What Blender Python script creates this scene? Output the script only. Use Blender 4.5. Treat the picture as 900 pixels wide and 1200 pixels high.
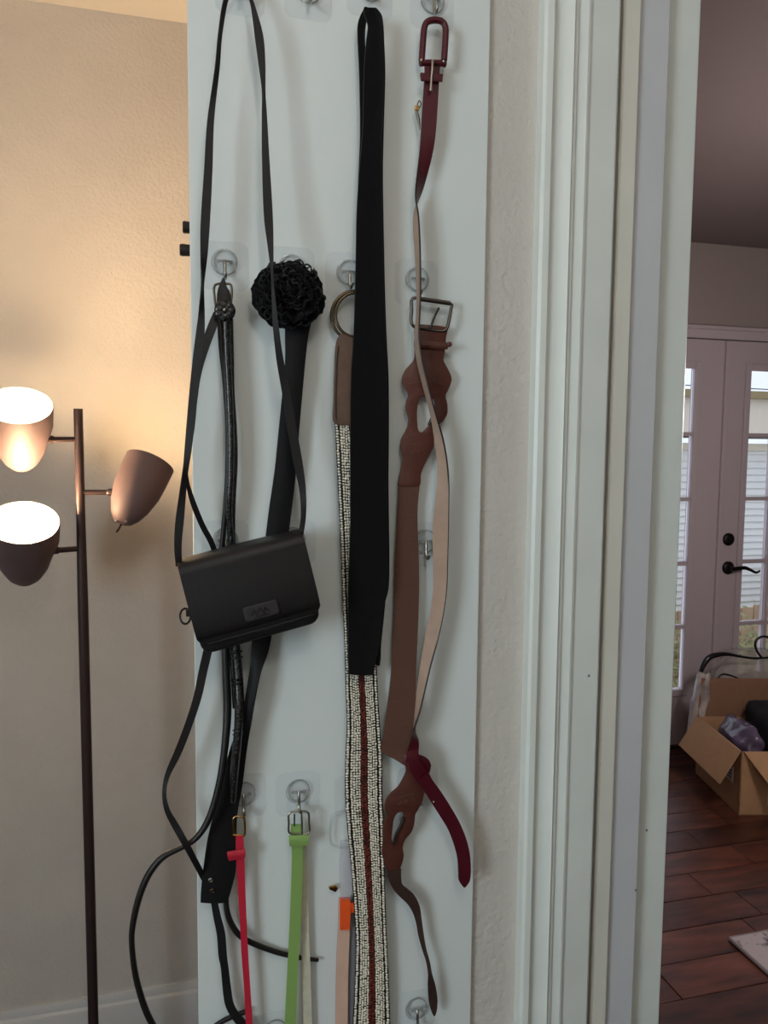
import bpy, bmesh, math, random
from mathutils import Vector, Matrix
from math import sin, cos, pi, radians, sqrt
random.seed(7)
for o in list(bpy.data.objects): bpy.data.objects.remove(o)
S = bpy.context.scene
COL = S.collection

# ---------------------------------------------------------------- camera
F, CX, CY = 900.0, 450.0, 600.0
YAW, PITCH, ROLL, H = radians(14.8), radians(4.76), radians(0.54), 1.58
fw = Vector((sin(YAW)*cos(PITCH), cos(YAW)*cos(PITCH), -sin(PITCH)))
r0 = Vector((cos(YAW), -sin(YAW), 0)); u0 = r0.cross(fw)
rt = r0*cos(ROLL) + u0*sin(ROLL); up = -r0*sin(ROLL) + u0*cos(ROLL)
CAM = Vector((0, 0, H))
cd = bpy.data.cameras.new('camera'); cam = bpy.data.objects.new('camera', cd); COL.objects.link(cam)
m = Matrix((rt, up, -fw)).transposed().to_4x4(); m.translation = CAM; cam.matrix_world = m
cd.sensor_fit = 'VERTICAL'; cd.sensor_height = 36; cd.lens = F/1200*36; cd.clip_start = 0.02
S.camera = cam
S.view_settings.view_transform = 'Standard'; S.view_settings.look = 'None'
S.view_settings.exposure = 0.0; S.view_settings.gamma = 1; S.view_settings.use_curve_mapping = False

# ---------------------------------------------------------------- sky and daylight
w = bpy.data.worlds.new('overcast_sky'); S.world = w; w.use_nodes = True
bg = w.node_tree.nodes['Background']; bg.inputs[0].default_value = (0.80, 0.86, 1.0, 1); bg.inputs[1].default_value = 1.3

def area(name, loc, aim, sx, sy, power, col):
    l = bpy.data.lights.new(name, 'AREA'); l.shape = 'RECTANGLE'; l.size = sx; l.size_y = sy
    l.energy = power; l.color = col
    o = bpy.data.objects.new(name, l); COL.objects.link(o); o.location = loc
    o.rotation_euler = (Vector(aim)-Vector(loc)).to_track_quat('-Z', 'Y').to_euler()
    return o
area('window_daylight', (-2.08, -1.0, 1.70), (0, -1.0, 1.70), 1.0, 1.1, 43, (0.77, 0.92, 1.0))

# ---------------------------------------------------------------- pixel -> place helpers
def ray(x, y): return fw + rt*((x-CX)/F) - up*((y-CY)/F)
def U(x, y, Y):
    d = ray(x, y); return CAM + d*(Y/d.y)
def UZ(x, y, z):
    d = ray(x, y); return CAM + d*((z-H)/d.z)
PF = 0.97                      # front face of the white panel
def P(x, y, d=0.0): return U(x, y, PF-d)
LEFTY, FRY, CEIL = 2.07, 3.45, 2.63
WALLF, WALLB = 0.978, 1.10     # the wall that carries the panel

# ---------------------------------------------------------------- materials
def lin(c):
    return tuple(((v/255)/12.92 if v/255 <= .04045 else ((v/255+.055)/1.055)**2.4) for v in c) + (1,)
MATS = {}
def mat(name, rgb, rough=.6, metal=0, var=0.0, vscale=20, bump=0.0, bscale=80, coat=0, sheen=0, alpha=1, trans=0, emit=0, stretch=None, detail=4, ior=1.45, spec=.5):
    m = bpy.data.materials.new(name); m.use_nodes = True
    nt = m.node_tree; b = nt.nodes['Principled BSDF']
    c = lin(rgb)
    b.inputs['Base Color'].default_value = c
    b.inputs['Roughness'].default_value = rough; b.inputs['Metallic'].default_value = metal
    b.inputs['Coat Weight'].default_value = coat; b.inputs['Coat Roughness'].default_value = .12
    b.inputs['Sheen Weight'].default_value = sheen; b.inputs['Alpha'].default_value = alpha
    b.inputs['Transmission Weight'].default_value = trans; b.inputs['IOR'].default_value = ior
    b.inputs['Specular IOR Level'].default_value = spec
    if emit: b.inputs['Emission Color'].default_value = c; b.inputs['Emission Strength'].default_value = emit
    if var or bump:
        tc = nt.nodes.new('ShaderNodeTexCoord'); mp = nt.nodes.new('ShaderNodeMapping')
        nt.links.new(tc.outputs['Object'], mp.inputs[0])
        if stretch: mp.inputs['Scale'].default_value = stretch
    if var:
        n = nt.nodes.new('ShaderNodeTexNoise'); n.inputs['Scale'].default_value = vscale; n.inputs['Detail'].default_value = detail
        nt.links.new(mp.outputs[0], n.inputs['Vector'])
        r = nt.nodes.new('ShaderNodeValToRGB')
        r.color_ramp.elements[0].position = .3; r.color_ramp.elements[1].position = .7
        r.color_ramp.elements[0].color = tuple(v*(1-var) for v in c[:3])+(1,)
        r.color_ramp.elements[1].color = tuple(min(1, v*(1+var)) for v in c[:3])+(1,)
        nt.links.new(n.outputs['Fac'], r.inputs[0]); nt.links.new(r.outputs[0], b.inputs['Base Color'])
    if bump:
        n = nt.nodes.new('ShaderNodeTexNoise'); n.inputs['Scale'].default_value = bscale; n.inputs['Detail'].default_value = 3
        nt.links.new(mp.outputs[0], n.inputs['Vector'])
        bp = nt.nodes.new('ShaderNodeBump'); bp.inputs['Strength'].default_value = bump; bp.inputs['Distance'].default_value = .004
        nt.links.new(n.outputs['Fac'], bp.inputs['Height']); nt.links.new(bp.outputs[0], b.inputs['Normal'])
    MATS[name] = m; return m
M = MATS
mat('wall_paint', (206, 200, 192), .8, var=.04, vscale=6, bump=.55, bscale=120)
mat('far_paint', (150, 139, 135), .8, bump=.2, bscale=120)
mat('ceiling_paint', (236, 230, 220), .9)
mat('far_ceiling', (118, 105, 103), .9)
mat('trim_white', (226, 230, 224), .38, var=.03, vscale=9)
mat('trim_cream', (222, 219, 207), .45, var=.03, vscale=9)
mat('trim_lilac', (205, 205, 208), .45, var=.03, vscale=9)
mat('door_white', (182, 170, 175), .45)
mat('panel_white', (222, 228, 226), .42, var=.015, vscale=3)
mat('base_white', (205, 205, 205), .5)
mat('floor_dark', (40, 24, 20), .5)
mat('clear_pad', (205, 212, 224), .2, alpha=.055, spec=.25)
mat('clear_plastic', (250, 252, 252), .15, alpha=.04, spec=.3)
mat('clear_edge', (190, 195, 195), .1, alpha=.33)
mat('chrome', (172, 166, 156), .28, metal=1)
mat('gold', (196, 160, 96), .2, metal=1)
mat('brass_old', (104, 90, 72), .35, metal=1)
mat('pewter', (105, 98, 90), .35, metal=1)
mat('black_cloth', (8, 7, 9), .95, sheen=.15, var=.12, vscale=160, bump=.15, bscale=300, spec=.2)
mat('black_satin', (10, 9, 11), .6, sheen=.1, var=.1, vscale=60, bump=.1, bscale=200, spec=.3)
mat('black_leather', (20, 16, 17), .5, var=.08, vscale=60, bump=.12, bscale=350)
mat('black_strap', (18, 15, 16), .62, bump=.1, bscale=300)
mat('patent_black', (9, 8, 9), .2, coat=.6, bump=.7, bscale=330)
mat('cord_black', (22, 19, 18), .45, bump=.15, bscale=200)
mat('badge', (50, 46, 47), .4, var=.15, vscale=200)
mat('badge_mark', (24, 22, 23), .5)
mat('red_patent', (78, 12, 27), .46, coat=.05, var=.08, vscale=40)
mat('red_dark', (34, 12, 16), .35)
mat('beige_back', (172, 146, 128), .7, var=.06, vscale=60)
mat('brown_leather', (88, 48, 39), .42, var=.14, vscale=45, bump=.15, bscale=240)
mat('brown_tail', (58, 40, 34), .5, var=.12, vscale=45, bump=.12, bscale=240)
mat('elastic', (94, 64, 51), .85, bump=.3, bscale=140, stretch=(1, 1, 12), var=.05, vscale=60)
mat('tab_leather', (98, 74, 60), .7, var=.15, vscale=70, bump=.2, bscale=200)
mat('ivory_bead', (240, 232, 214), .3, var=.1, vscale=220)
mat('red_bead', (100, 40, 30), .3, var=.6, vscale=120)
mat('dark_bead', (26, 22, 22), .4)
mat('pink_patent', (196, 44, 64), .18, coat=.6)
mat('green_patent', (140, 174, 98), .25, coat=.4)
mat('cream_back', (205, 200, 178), .7, var=.08, vscale=120)
mat('orange_plastic', (240, 92, 40), .35)
mat('peach', (214, 178, 158), .6, var=.05, vscale=60)
mat('grey_strap', (128, 126, 130), .6)
mat('lamp_metal', (100, 83, 85), .6, metal=.1)
mat('lamp_pole', (62, 48, 48), .4, metal=.3)
mat('lamp_lining', (250, 245, 235), .6)
mat('knob_black', (22, 20, 24), .4)
mat('door_iron', (22, 19, 20), .35, metal=.4)
mat('cardboard', (178, 140, 104), .85, var=.05, vscale=25)
mat('card_dark', (132, 98, 76), .85, var=.05, vscale=25)
mat('label_white', (205, 205, 208), .6)
mat('rug_edge', (150, 142, 146), .9)
mat('label_ink', (70, 70, 75), .6)
mat('purple_wrap', (96, 84, 108), .22, coat=.4, bump=1.0, bscale=28, var=.5, vscale=14)
mat('dark_fabric', (20, 18, 24), .9)
mat('wrap_plastic', (200, 194, 190), .08, alpha=.42, bump=1.0, bscale=45, coat=.8)
mat('vinyl', (222, 220, 226), .2, alpha=.4)
mat('bag_stuffing', (150, 140, 132), .7, var=.35, vscale=18)
mat('white_plastic', (196, 188, 184), .12, alpha=.75, bump=.8, bscale=22, var=.45, vscale=12, coat=.6)
mat('piping_black', (22, 20, 22), .35)
mat('siding', (232, 232, 228), .7)
mat('fascia', (226, 216, 198), .7)
mat('gutter', (150, 132, 96), .7)
mat('fence_tan', (176, 148, 120), .8, var=.15, vscale=5)
mat('ground', (140, 128, 105), .95, var=.2, vscale=3)
mat('leaf', (150, 146, 104), .8, var=.35, vscale=8)
mat('wire', (60, 60, 62), .6)
mat('bark', (90, 76, 62), .9)

# light bulb
def emis(name, rgb, s):
    m = bpy.data.materials.new(name); m.use_nodes = True; nt = m.node_tree
    nt.nodes.remove(nt.nodes['Principled BSDF']); e = nt.nodes.new('ShaderNodeEmission')
    e.inputs[0].default_value = rgb+(1,); e.inputs[1].default_value = s
    nt.links.new(e.outputs[0], nt.nodes['Material Output'].inputs[0]); M[name] = m
emis('bulb_glow', (1, .80, .55), 9)
# window glass: thin, mostly clear with a faint mirror
g = bpy.data.materials.new('window_glass'); g.use_nodes = True; nt = g.node_tree
nt.nodes.remove(nt.nodes['Principled BSDF'])
t = nt.nodes.new('ShaderNodeBsdfTransparent'); t.inputs[0].default_value = (.95, .96, .96, 1)
gl = nt.nodes.new('ShaderNodeBsdfGlossy'); gl.inputs[1].default_value = .02
fr = nt.nodes.new('ShaderNodeFresnel'); fr.inputs[0].default_value = 1.3
mx = nt.nodes.new('ShaderNodeMixShader')
nt.links.new(fr.outputs[0], mx.inputs[0]); nt.links.new(t.outputs[0], mx.inputs[1]); nt.links.new(gl.outputs[0], mx.inputs[2])
nt.links.new(mx.outputs[0], nt.nodes['Material Output'].inputs[0]); M['window_glass'] = g
# frosted lamp glass: lets light through, half scattered
g = bpy.data.materials.new('frosted'); g.use_nodes = True; nt = g.node_tree
nt.nodes.remove(nt.nodes['Principled BSDF'])
t = nt.nodes.new('ShaderNodeBsdfTransparent'); t2 = nt.nodes.new('ShaderNodeBsdfTranslucent'); mx = nt.nodes.new('ShaderNodeMixShader'); mx.inputs[0].default_value = .3
nt.links.new(t.outputs[0], mx.inputs[1]); nt.links.new(t2.outputs[0], mx.inputs[2]); nt.links.new(mx.outputs[0], nt.nodes['Material Output'].inputs[0]); M['frosted'] = g
# wood planks: tone varies with each plank object
def wood():
    m = bpy.data.materials.new('plank_wood'); m.use_nodes = True; nt = m.node_tree; b = nt.nodes['Principled BSDF']
    tc = nt.nodes.new('ShaderNodeTexCoord'); oi = nt.nodes.new('ShaderNodeObjectInfo')
    ad = nt.nodes.new('ShaderNodeVectorMath'); ad.operation = 'ADD'
    sc = nt.nodes.new('ShaderNodeVectorMath'); sc.operation = 'SCALE'; sc.inputs['Scale'].default_value = 17
    cb = nt.nodes.new('ShaderNodeCombineXYZ')
    for i in range(3): nt.links.new(oi.outputs['Random'], cb.inputs[i])
    nt.links.new(cb.outputs[0], sc.inputs[0]); nt.links.new(tc.outputs['Object'], ad.inputs[0]); nt.links.new(sc.outputs[0], ad.inputs[1])
    mp = nt.nodes.new('ShaderNodeMapping'); mp.inputs['Scale'].default_value = (3, 14, 6); nt.links.new(ad.outputs[0], mp.inputs[0])
    n = nt.nodes.new('ShaderNodeTexNoise'); n.inputs['Scale'].default_value = 1.6; n.inputs['Detail'].default_value = 6
    nt.links.new(mp.outputs[0], n.inputs['Vector'])
    r = nt.nodes.new('ShaderNodeValToRGB'); e = r.color_ramp.elements
    e[0].position = .3; e[0].color = lin((50, 27, 22)); e[1].position = .72; e[1].color = lin((112, 62, 46))
    nt.links.new(n.outputs['Fac'], r.inputs[0])
    hs = nt.nodes.new('ShaderNodeHueSaturation'); mr = nt.nodes.new('ShaderNodeMapRange')
    mr.inputs[3].default_value = .6; mr.inputs[4].default_value = 1.35
    nt.links.new(oi.outputs['Random'], mr.inputs[0]); nt.links.new(mr.outputs[0], hs.inputs['Value']); nt.links.new(r.outputs[0], hs.inputs['Color'])
    nt.links.new(hs.outputs[0], b.inputs['Base Color'])
    b.inputs['Roughness'].default_value = .34
    bp = nt.nodes.new('ShaderNodeBump'); bp.inputs['Strength'].default_value = .25; bp.inputs['Distance'].default_value = .004
    n2 = nt.nodes.new('ShaderNodeTexNoise'); n2.inputs['Scale'].default_value = 9; nt.links.new(tc.outputs['Object'], n2.inputs['Vector'])
    nt.links.new(n2.outputs['Fac'], bp.inputs['Height']); nt.links.new(bp.outputs[0], b.inputs['Normal'])
    M['plank_wood'] = m
wood()
# rug: pale ground with dark speckled medallions
def rugm():
    m = bpy.data.materials.new('rug_weave'); m.use_nodes = True; nt = m.node_tree; b = nt.nodes['Principled BSDF']
    tc = nt.nodes.new('ShaderNodeTexCoord'); v = nt.nodes.new('ShaderNodeTexVoronoi'); v.inputs['Scale'].default_value = 9
    n = nt.nodes.new('ShaderNodeTexNoise'); n.inputs['Scale'].default_value = 60
    nt.links.new(tc.outputs['Object'], v.inputs['Vector']); nt.links.new(tc.outputs['Object'], n.inputs['Vector'])
    mt = nt.nodes.new('ShaderNodeMath'); mt.operation = 'ADD'; nt.links.new(v.outputs['Distance'], mt.inputs[0]); nt.links.new(n.outputs['Fac'], mt.inputs[1])
    r = nt.nodes.new('ShaderNodeValToRGB'); e = r.color_ramp.elements
    e[0].position = .66; e[0].color = lin((84, 78, 84)); e[1].position = .92; e[1].color = lin((188, 178, 180))
    nt.links.new(mt.outputs[0], r.inputs[0]); nt.links.new(r.outputs[0], b.inputs['Base Color']); b.inputs['Roughness'].default_value = .95
    M['rug_weave'] = m
rugm()

# ---------------------------------------------------------------- mesh helpers
def link(name, me, mats, parent=None, smooth=True):
    for k in (mats if isinstance(mats, (list, tuple)) else [mats]): me.materials.append(M[k])
    if smooth: me.shade_smooth()
    o = bpy.data.objects.new(name, me); COL.objects.link(o)
    if parent: o.parent = parent; o.matrix_parent_inverse = parent.matrix_basis.inverted()
    return o
def mesh(name, v, f, mats, parent=None, smooth=True, fm=None, sharp=None):
    me = bpy.data.meshes.new(name); me.from_pydata([tuple(p) for p in v], [], f)
    bm = bmesh.new(); bm.from_mesh(me); bmesh.ops.recalc_face_normals(bm, faces=bm.faces) if fm is None else None
    bm.to_mesh(me); bm.free()
    o = link(name, me, mats, parent, smooth)
    if fm:
        for p, i in zip(me.polygons, fm): p.material_index = i
    if smooth and sharp: me.set_sharp_from_angle(angle=radians(sharp))
    return o
def tag(o, label, cat, group=None, kind=None):
    o['label'] = label
    if cat: o['category'] = cat
    if group: o['group'] = group
    if kind: o['kind'] = kind
    return o
def struct(o, label=None, cat=None):
    o['kind'] = 'structure'
    if label: o['label'] = label
    if cat: o['category'] = cat
    return o
def thing(name, loc, label, cat, group=None):
    o = bpy.data.objects.new(name, None); COL.objects.link(o); o.location = loc; o.empty_display_size = .03
    return tag(o, label, cat, group)
def boxvf(x0, x1, y0, y1, z0, z1):
    v = [(x, y, z) for x in (x0, x1) for y in (y0, y1) for z in (z0, z1)]
    return v, [(0, 1, 3, 2), (4, 6, 7, 5), (0, 4, 5, 1), (2, 3, 7, 6), (0, 2, 6, 4), (1, 5, 7, 3)]
def box(name, x0, x1, y0, y1, z0, z1, mats, parent=None, bevel=0):
    v, f = boxvf(min(x0, x1), max(x0, x1), min(y0, y1), max(y0, y1), min(z0, z1), max(z0, z1))
    if not bevel: return mesh(name, v, f, mats, parent, False)
    me = bpy.data.meshes.new(name); me.from_pydata(v, [], f)
    bm = bmesh.new(); bm.from_mesh(me); bmesh.ops.recalc_face_normals(bm, faces=bm.faces)
    bmesh.ops.bevel(bm, geom=bm.edges[:], offset=bevel, segments=2, affect='EDGES', profile=.6)
    bm.to_mesh(me); bm.free(); return link(name, me, mats, parent, False)
def cr(pts, sub):
    """Catmull-Rom through tuples/Vectors"""
    pts = [Vector(p) if len(p) <= 4 else p for p in pts]
    n = len(pts); out = []
    if n < 3 or sub < 2: return pts
    for i in range(n-1):
        a, b, c, d = pts[max(i-1, 0)], pts[i], pts[i+1], pts[min(i+2, n-1)]
        for k in range(sub):
            t = k/sub
            out.append(.5*((2*b)+(c-a)*t+(2*a-5*b+4*c-d)*t*t+(3*b-a-3*c+d)*t**3))
    out.append(pts[-1]); return out
def tube(name, pts, rad, mats, parent=None, seg=8, sub=4, closed=False, flat=1.0):
    """pts: world points; rad: number or list per point"""
    n0 = len(pts); R = rad if isinstance(rad, (list, tuple)) else [rad]*n0
    q = [Vector((p[0], p[1], p[2], r)) for p, r in zip(pts, R)]
    if closed:
        q2 = q[-2:]+q+q[:3]; c = cr(q2, sub); c = c[2*sub:(2+n0)*sub]
    else: c = cr(q, sub)
    ps = [Vector(p[:3]) for p in c]; rs = [p[3] for p in c]; n = len(ps)
    v, f = [], []; ref = None
    for i in range(n):
        a, b = (ps[(i-1) % n], ps[(i+1) % n]) if closed else (ps[max(i-1, 0)], ps[min(i+1, n-1)])
        T = (b-a).normalized() if (b-a).length > 1e-9 else Vector((0, 0, 1))
        if ref is None: ref = Vector((0, 1, 0)) if abs(T.y) < .8 else Vector((1, 0, 0))
        s = (ref-T*ref.dot(T)).normalized(); ref = s; e = T.cross(s)
        for k in range(seg):
            an = 2*pi*k/seg; v.append(ps[i]+s*(cos(an)*rs[i]*flat)+e*(sin(an)*rs[i]))
    for i in range(n if closed else n-1):
        for k in range(seg):
            j = (i+1) % n; f.append((i*seg+k, i*seg+(k+1) % seg, j*seg+(k+1) % seg, j*seg+k))
    if not closed: f += [tuple(range(seg))[::-1], tuple((n-1)*seg+k for k in range(seg))]
    return mesh(name, v, f, mats, parent, True, sharp=50)
def ptube(name, pts, rpx, mats, parent=None, **k):
    """pts in photo pixels (x, y, d), radius in pixels at the panel"""
    rr = [x*.00108 for x in rpx] if isinstance(rpx, (list, tuple)) else rpx*.00108
    return tube(name, [P(*p) for p in pts], rr, mats, parent, **k)
def lathe(name, prof, o, ax, mats, parent=None, seg=24, cap=False):
    """prof: (radius, height) along axis ax from point o"""
    ax = Vector(ax).normalized(); o = Vector(o)
    s = ax.orthogonal().normalized(); e = ax.cross(s); v, f = [], []
    for r, h in prof:
        for k in range(seg):
            a = 2*pi*k/seg; v.append(o+ax*h+(s*cos(a)+e*sin(a))*max(r, 1e-5))
    for i in range(len(prof)-1):
        for k in range(seg): f.append((i*seg+k, i*seg+(k+1) % seg, (i+1)*seg+(k+1) % seg, (i+1)*seg+k))
    if cap: f += [tuple(range(seg))[::-1], tuple((len(prof)-1)*seg+k for k in range(seg))]
    return mesh(name, v, f, mats, parent, True, sharp=45)
def ribbon(name, pts, thick, mats, parent=None, sub=6, cols=4, bulge=0.0):
    """pts: (ax, ay, bx, by, da, db) in photo pixels and metres off the panel; edge A and edge B of the strap.
       materials: front, back, edge"""
    A = cr([P(p[0], p[1], p[4]) for p in pts], sub); B = cr([P(p[2], p[3], p[5]) for p in pts], sub)
    return ribbon3(name, A, B, thick, mats, parent, cols, bulge)
def ribbon3(name, A, B, thick, mats, parent=None, cols=4, bulge=0.0):
    n = len(A); v, f, fm = [], [], []; nc = cols
    for i in range(n):
        T = ((A[min(i+1, n-1)]+B[min(i+1, n-1)])-(A[max(i-1, 0)]+B[max(i-1, 0)]))
        N = -(B[i]-A[i]).cross(T)
        N = N.normalized() if N.length > 1e-12 else Vector((0, -1, 0))
        for side in (1, -1):
            for c in range(nc+1):
                u = c/nc; v.append(A[i].lerp(B[i], u)+N*(side*thick/2+bulge*sin(pi*u)))
    st = 2*(nc+1)
    for i in range(n-1):
        a, b = i*st, (i+1)*st
        for c in range(nc):
            f.append((a+c, b+c, b+c+1, a+c+1)); fm.append(0)
            k = nc+1; f.append((a+k+c, a+k+c+1, b+k+c+1, b+k+c)); fm.append(1)
        f.append((a, a+nc+1, b+nc+1, b)); fm.append(2)
        f.append((a+nc, b+nc, b+2*nc+1, a+2*nc+1)); fm.append(2)
    for i, fl in ((0, 1), (n-1, -1)):
        a = i*st; lo = [a+c for c in range(nc+1)]+[a+nc+1+c for c in range(nc, -1, -1)]
        f.append(tuple(lo[::fl])); fm.append(2)
    if isinstance(mats, str): mats = [mats]*3
    u = list(dict.fromkeys(mats)); fm = [u.index(mats[k]) for k in fm]
    me = bpy.data.meshes.new(name); me.from_pydata([tuple(p) for p in v], [], f)
    o = link(name, me, u, parent, True)
    for p, i in zip(me.polygons, fm): p.material_index = i
    me.set_sharp_from_angle(angle=radians(50)); return o
def X(*rows):
    """rows (xl, xr, y, d[, d_right]) -> ribbon points"""
    return [(r[0], r[2], r[1], r[2], r[3], r[4] if len(r) > 4 else r[3]) for r in rows]
def plate(name, loops, d, thick, mats, parent=None, bev=.0006, sub=5, fd=None, Y=None):
    """flat cut-out traced as closed loops of photo pixels (outer first, then holes) at its own distance"""
    base = PF if Y is None else Y
    cu = bpy.data.curves.new(name, 'CURVE'); cu.dimensions = '2D'; cu.fill_mode = 'BOTH'
    cu.extrude = max(thick/2-bev, 1e-5); cu.bevel_depth = bev; cu.bevel_resolution = 1; cu.offset = -bev
    for L in loops:
        w = [U(x, y, base-d) for x, y in L]
        q = [Vector((p.x, p.z, 0)) for p in w]; n = len(q)
        if sub > 1:
            c = cr(q[-2:]+q+q[:3], sub); q = c[2*sub:(2+n)*sub]
        sp = cu.splines.new('POLY'); sp.points.add(len(q)-1); sp.use_cyclic_u = True
        for pt, p in zip(sp.points, q): pt.co = (p.x, p.y, 0, 1)
    t = bpy.data.objects.new('tmp', cu); COL.objects.link(t)
    dg = bpy.context.evaluated_depsgraph_get(); me = bpy.data.meshes.new_from_object(t.evaluated_get(dg))
    bpy.data.objects.remove(t); bpy.data.curves.remove(cu); me.name = name; me.materials.clear()
    for vv in me.vertices:
        x, y, z = vv.co; vv.co = (x, base-d-z-(fd(x, y) if fd else 0), y)
    bm = bmesh.new(); bm.from_mesh(me); bmesh.ops.remove_doubles(bm, verts=bm.verts, dist=1e-6)
    bmesh.ops.recalc_face_normals(bm, faces=bm.faces); bm.to_mesh(me); bm.free()
    o = link(name, me, mats, parent, True); me.set_sharp_from_angle(angle=radians(35)); return o
def sub_surf(o, lv=1):
    md = o.modifiers.new('smooth', 'SUBSURF'); md.levels = lv; md.render_levels = lv; return o

# ================================================================= THE SETTING
PX0 = U(226, 600, PF).x; PX1 = U(563, 600, PF).x
XCAS0, XFLAT, XCAS1 = U(617, 600, WALLF).x, U(671, 600, WALLF).x, U(708, 600, WALLF-.008).x
XG = U(712.5, 600, WALLF+.004).x; XJ1 = U(732, 600, WALLF+.003).x; XJ2 = U(764, 600, .990).x; XJ3 = U(798, 600, 1.010).x
RJ = 1.95                                     # far side of the cased opening
OPZ = 2.42                                    # height of the opening
XW = PX0+.006                                 # free end of the panel wall
FX0, FX1 = .50, 5.0                           # far room
box_ = lambda n, *a: struct(box(n, *a))
fl = box_('floor', -2.2, FX1+.1, -2.7, FRY+.1, -.10, -.006, 'floor_dark')
box_('ceiling', -2.2, FX1+.1, -2.7, WALLF+.06, CEIL, CEIL+.1, 'ceiling_paint')
box_('ceiling', -2.2, FX0, WALLF+.06, LEFTY+.1, CEIL, CEIL+.1, 'ceiling_paint')
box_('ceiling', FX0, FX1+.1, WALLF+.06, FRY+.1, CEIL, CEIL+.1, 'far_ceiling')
wf = box_('wall_front', XW, XCAS1-.002, WALLF, WALLB, -.006, CEIL, 'wall_paint')
box_('wall_front', RJ, FX1+.1, WALLF, WALLB, -.006, CEIL, 'wall_paint')
box_('wall_front', XCAS1, RJ, WALLF, WALLB, OPZ, CEIL, 'wall_paint')
box_('wall_alcove', -2.2, FX0, LEFTY, LEFTY+.1, -.006, CEIL, 'wall_paint')
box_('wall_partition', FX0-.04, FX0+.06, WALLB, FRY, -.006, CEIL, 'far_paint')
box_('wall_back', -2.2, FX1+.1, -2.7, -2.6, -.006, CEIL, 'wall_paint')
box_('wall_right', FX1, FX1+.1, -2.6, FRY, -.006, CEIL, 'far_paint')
# left wall with a window opening (daylight comes in here)
WY0, WY1, WZ0, WZ1 = -1.55, -.45, 1.10, 2.30
box_('wall_left', -2.1, -2.0, -2.6, WY0, -.006, CEIL, 'wall_paint')
box_('wall_left', -2.1, -2.0, WY1, LEFTY, -.006, CEIL, 'wall_paint')
box_('wall_left', -2.1, -2.0, WY0, WY1, -.006, WZ0, 'wall_paint')
box_('wall_left', -2.1, -2.0, WY0, WY1, WZ1, CEIL, 'wall_paint')
wn = struct(bpy.data.objects.new('window_1', None)); COL.objects.link(wn); wn.location = (-2.05, -1.0, WZ0)
for a in ((WY0, WY0+.05, WZ0, WZ1), (WY1-.05, WY1, WZ0, WZ1), (WY0, WY1, WZ0, WZ0+.05), (WY0, WY1, WZ1-.05, WZ1)):
    box('frame', -2.06, -1.99, *a, 'trim_white', wn)

# baseboard in the lamp alcove: stepped profile
def extr(name, prof, axis, a, b, mats, parent=None, sharp=40):
    """extrude a closed profile: axis 'x' (prof = y,z) or 'z' (prof = x,y)"""
    n = len(prof); v = []
    for t in (a, b):
        for p in prof: v.append((t, p[0], p[1]) if axis == 'x' else (p[0], p[1], t))
    f = [(i, (i+1) % n, n+(i+1) % n, n+i) for i in range(n)]+[tuple(range(n)), tuple(range(n, 2*n))]
    return mesh(name, v, f, mats, parent, True, sharp=sharp)
bb = .112
struct(extr('baseboard_alcove', [(LEFTY, -.006), (LEFTY, bb), (LEFTY-.006, bb), (LEFTY-.009, bb-.008), (LEFTY-.010, bb-.020), (LEFTY-.015, bb-.024), (LEFTY-.017, bb-.027), (LEFTY-.017, -.006)], 'x', -2.0, FX0-.04, 'base_white'))

# door casing with its moulded outer edge: (fraction across moulding, proud of wall)
W0 = XCAS0; wd = XFLAT-XCAS0
prof = [(W0, WALLF), (W0, WALLF-.017), (W0+wd*.06, WALLF-.020), (W0+wd*.18, WALLF-.0205), (W0+wd*.22, WALLF-.015), (W0+wd*.30, WALLF-.013),
        (W0+wd*.45, WALLF-.014), (W0+wd*.56, WALLF-.018), (W0+wd*.60, WALLF-.020), (W0+wd*.64, WALLF-.0165), (W0+wd*.70, WALLF-.0160),
        (W0+wd*.74, WALLF-.0125), (W0+wd*.82, WALLF-.0130), (W0+wd*.92, WALLF-.0155), (W0+wd*.97, WALLF-.0145), (W0+wd, WALLF-.0105),
        (XCAS1-.003, WALLF-.0095), (XCAS1, WALLF-.0075), (XCAS1, WALLF)]
struct(extr('trim_1', prof, 'z', -.006, OPZ+.09, 'trim_white', sharp=28))
# jamb board edge (behind a dark joint), door stop, and the thick liner behind it
struct(extr('trim_2', [(XCAS1, WALLF+.03), (XG-.001, WALLF+.03), (XG-.001, WALLF+.006), (XG+.002, WALLF+.003), (XJ1-.003, WALLF+.003), (XJ1, WALLF+.006), (XJ1, WALLB), (XCAS1, WALLB)], 'z', -.006, OPZ, 'trim_cream'))
struct(extr('trim_3', [(XJ1, .990), (XJ2-.002, .990), (XJ2, .992), (XJ2, 1.12), (XJ1, 1.12)], 'z', -.006, OPZ, 'trim_lilac'))
struct(extr('trim_4', [(XJ2, 1.010), (XJ3-.003, 1.010), (XJ3, 1.013), (XJ3, 1.135), (XJ2-.03, 1.135), (XJ2-.03, 1.12), (XJ2, 1.12)], 'z', -.006, OPZ, 'trim_white'))
struct(box('trim_5', XCAS0, RJ+.12, WALLF-.02, WALLF, OPZ, OPZ+.1, 'trim_white'))

# small knocks in the paint of the jamb
for tr, x_, y_, Y_ in (('trim_3', 745, 1043, .9895), ('trim_4', 758, 973, 1.0095), ('trim_1', 690, 792, WALLF-.0098)):
    c = U(x_, y_, Y_); q = lathe('paint_knock', [(0, 0), (.0022, 0), (.0014, .0006), (0, .0005)], c, (0, -1, 0), 'grey_strap', bpy.data.objects[tr], 8)
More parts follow.
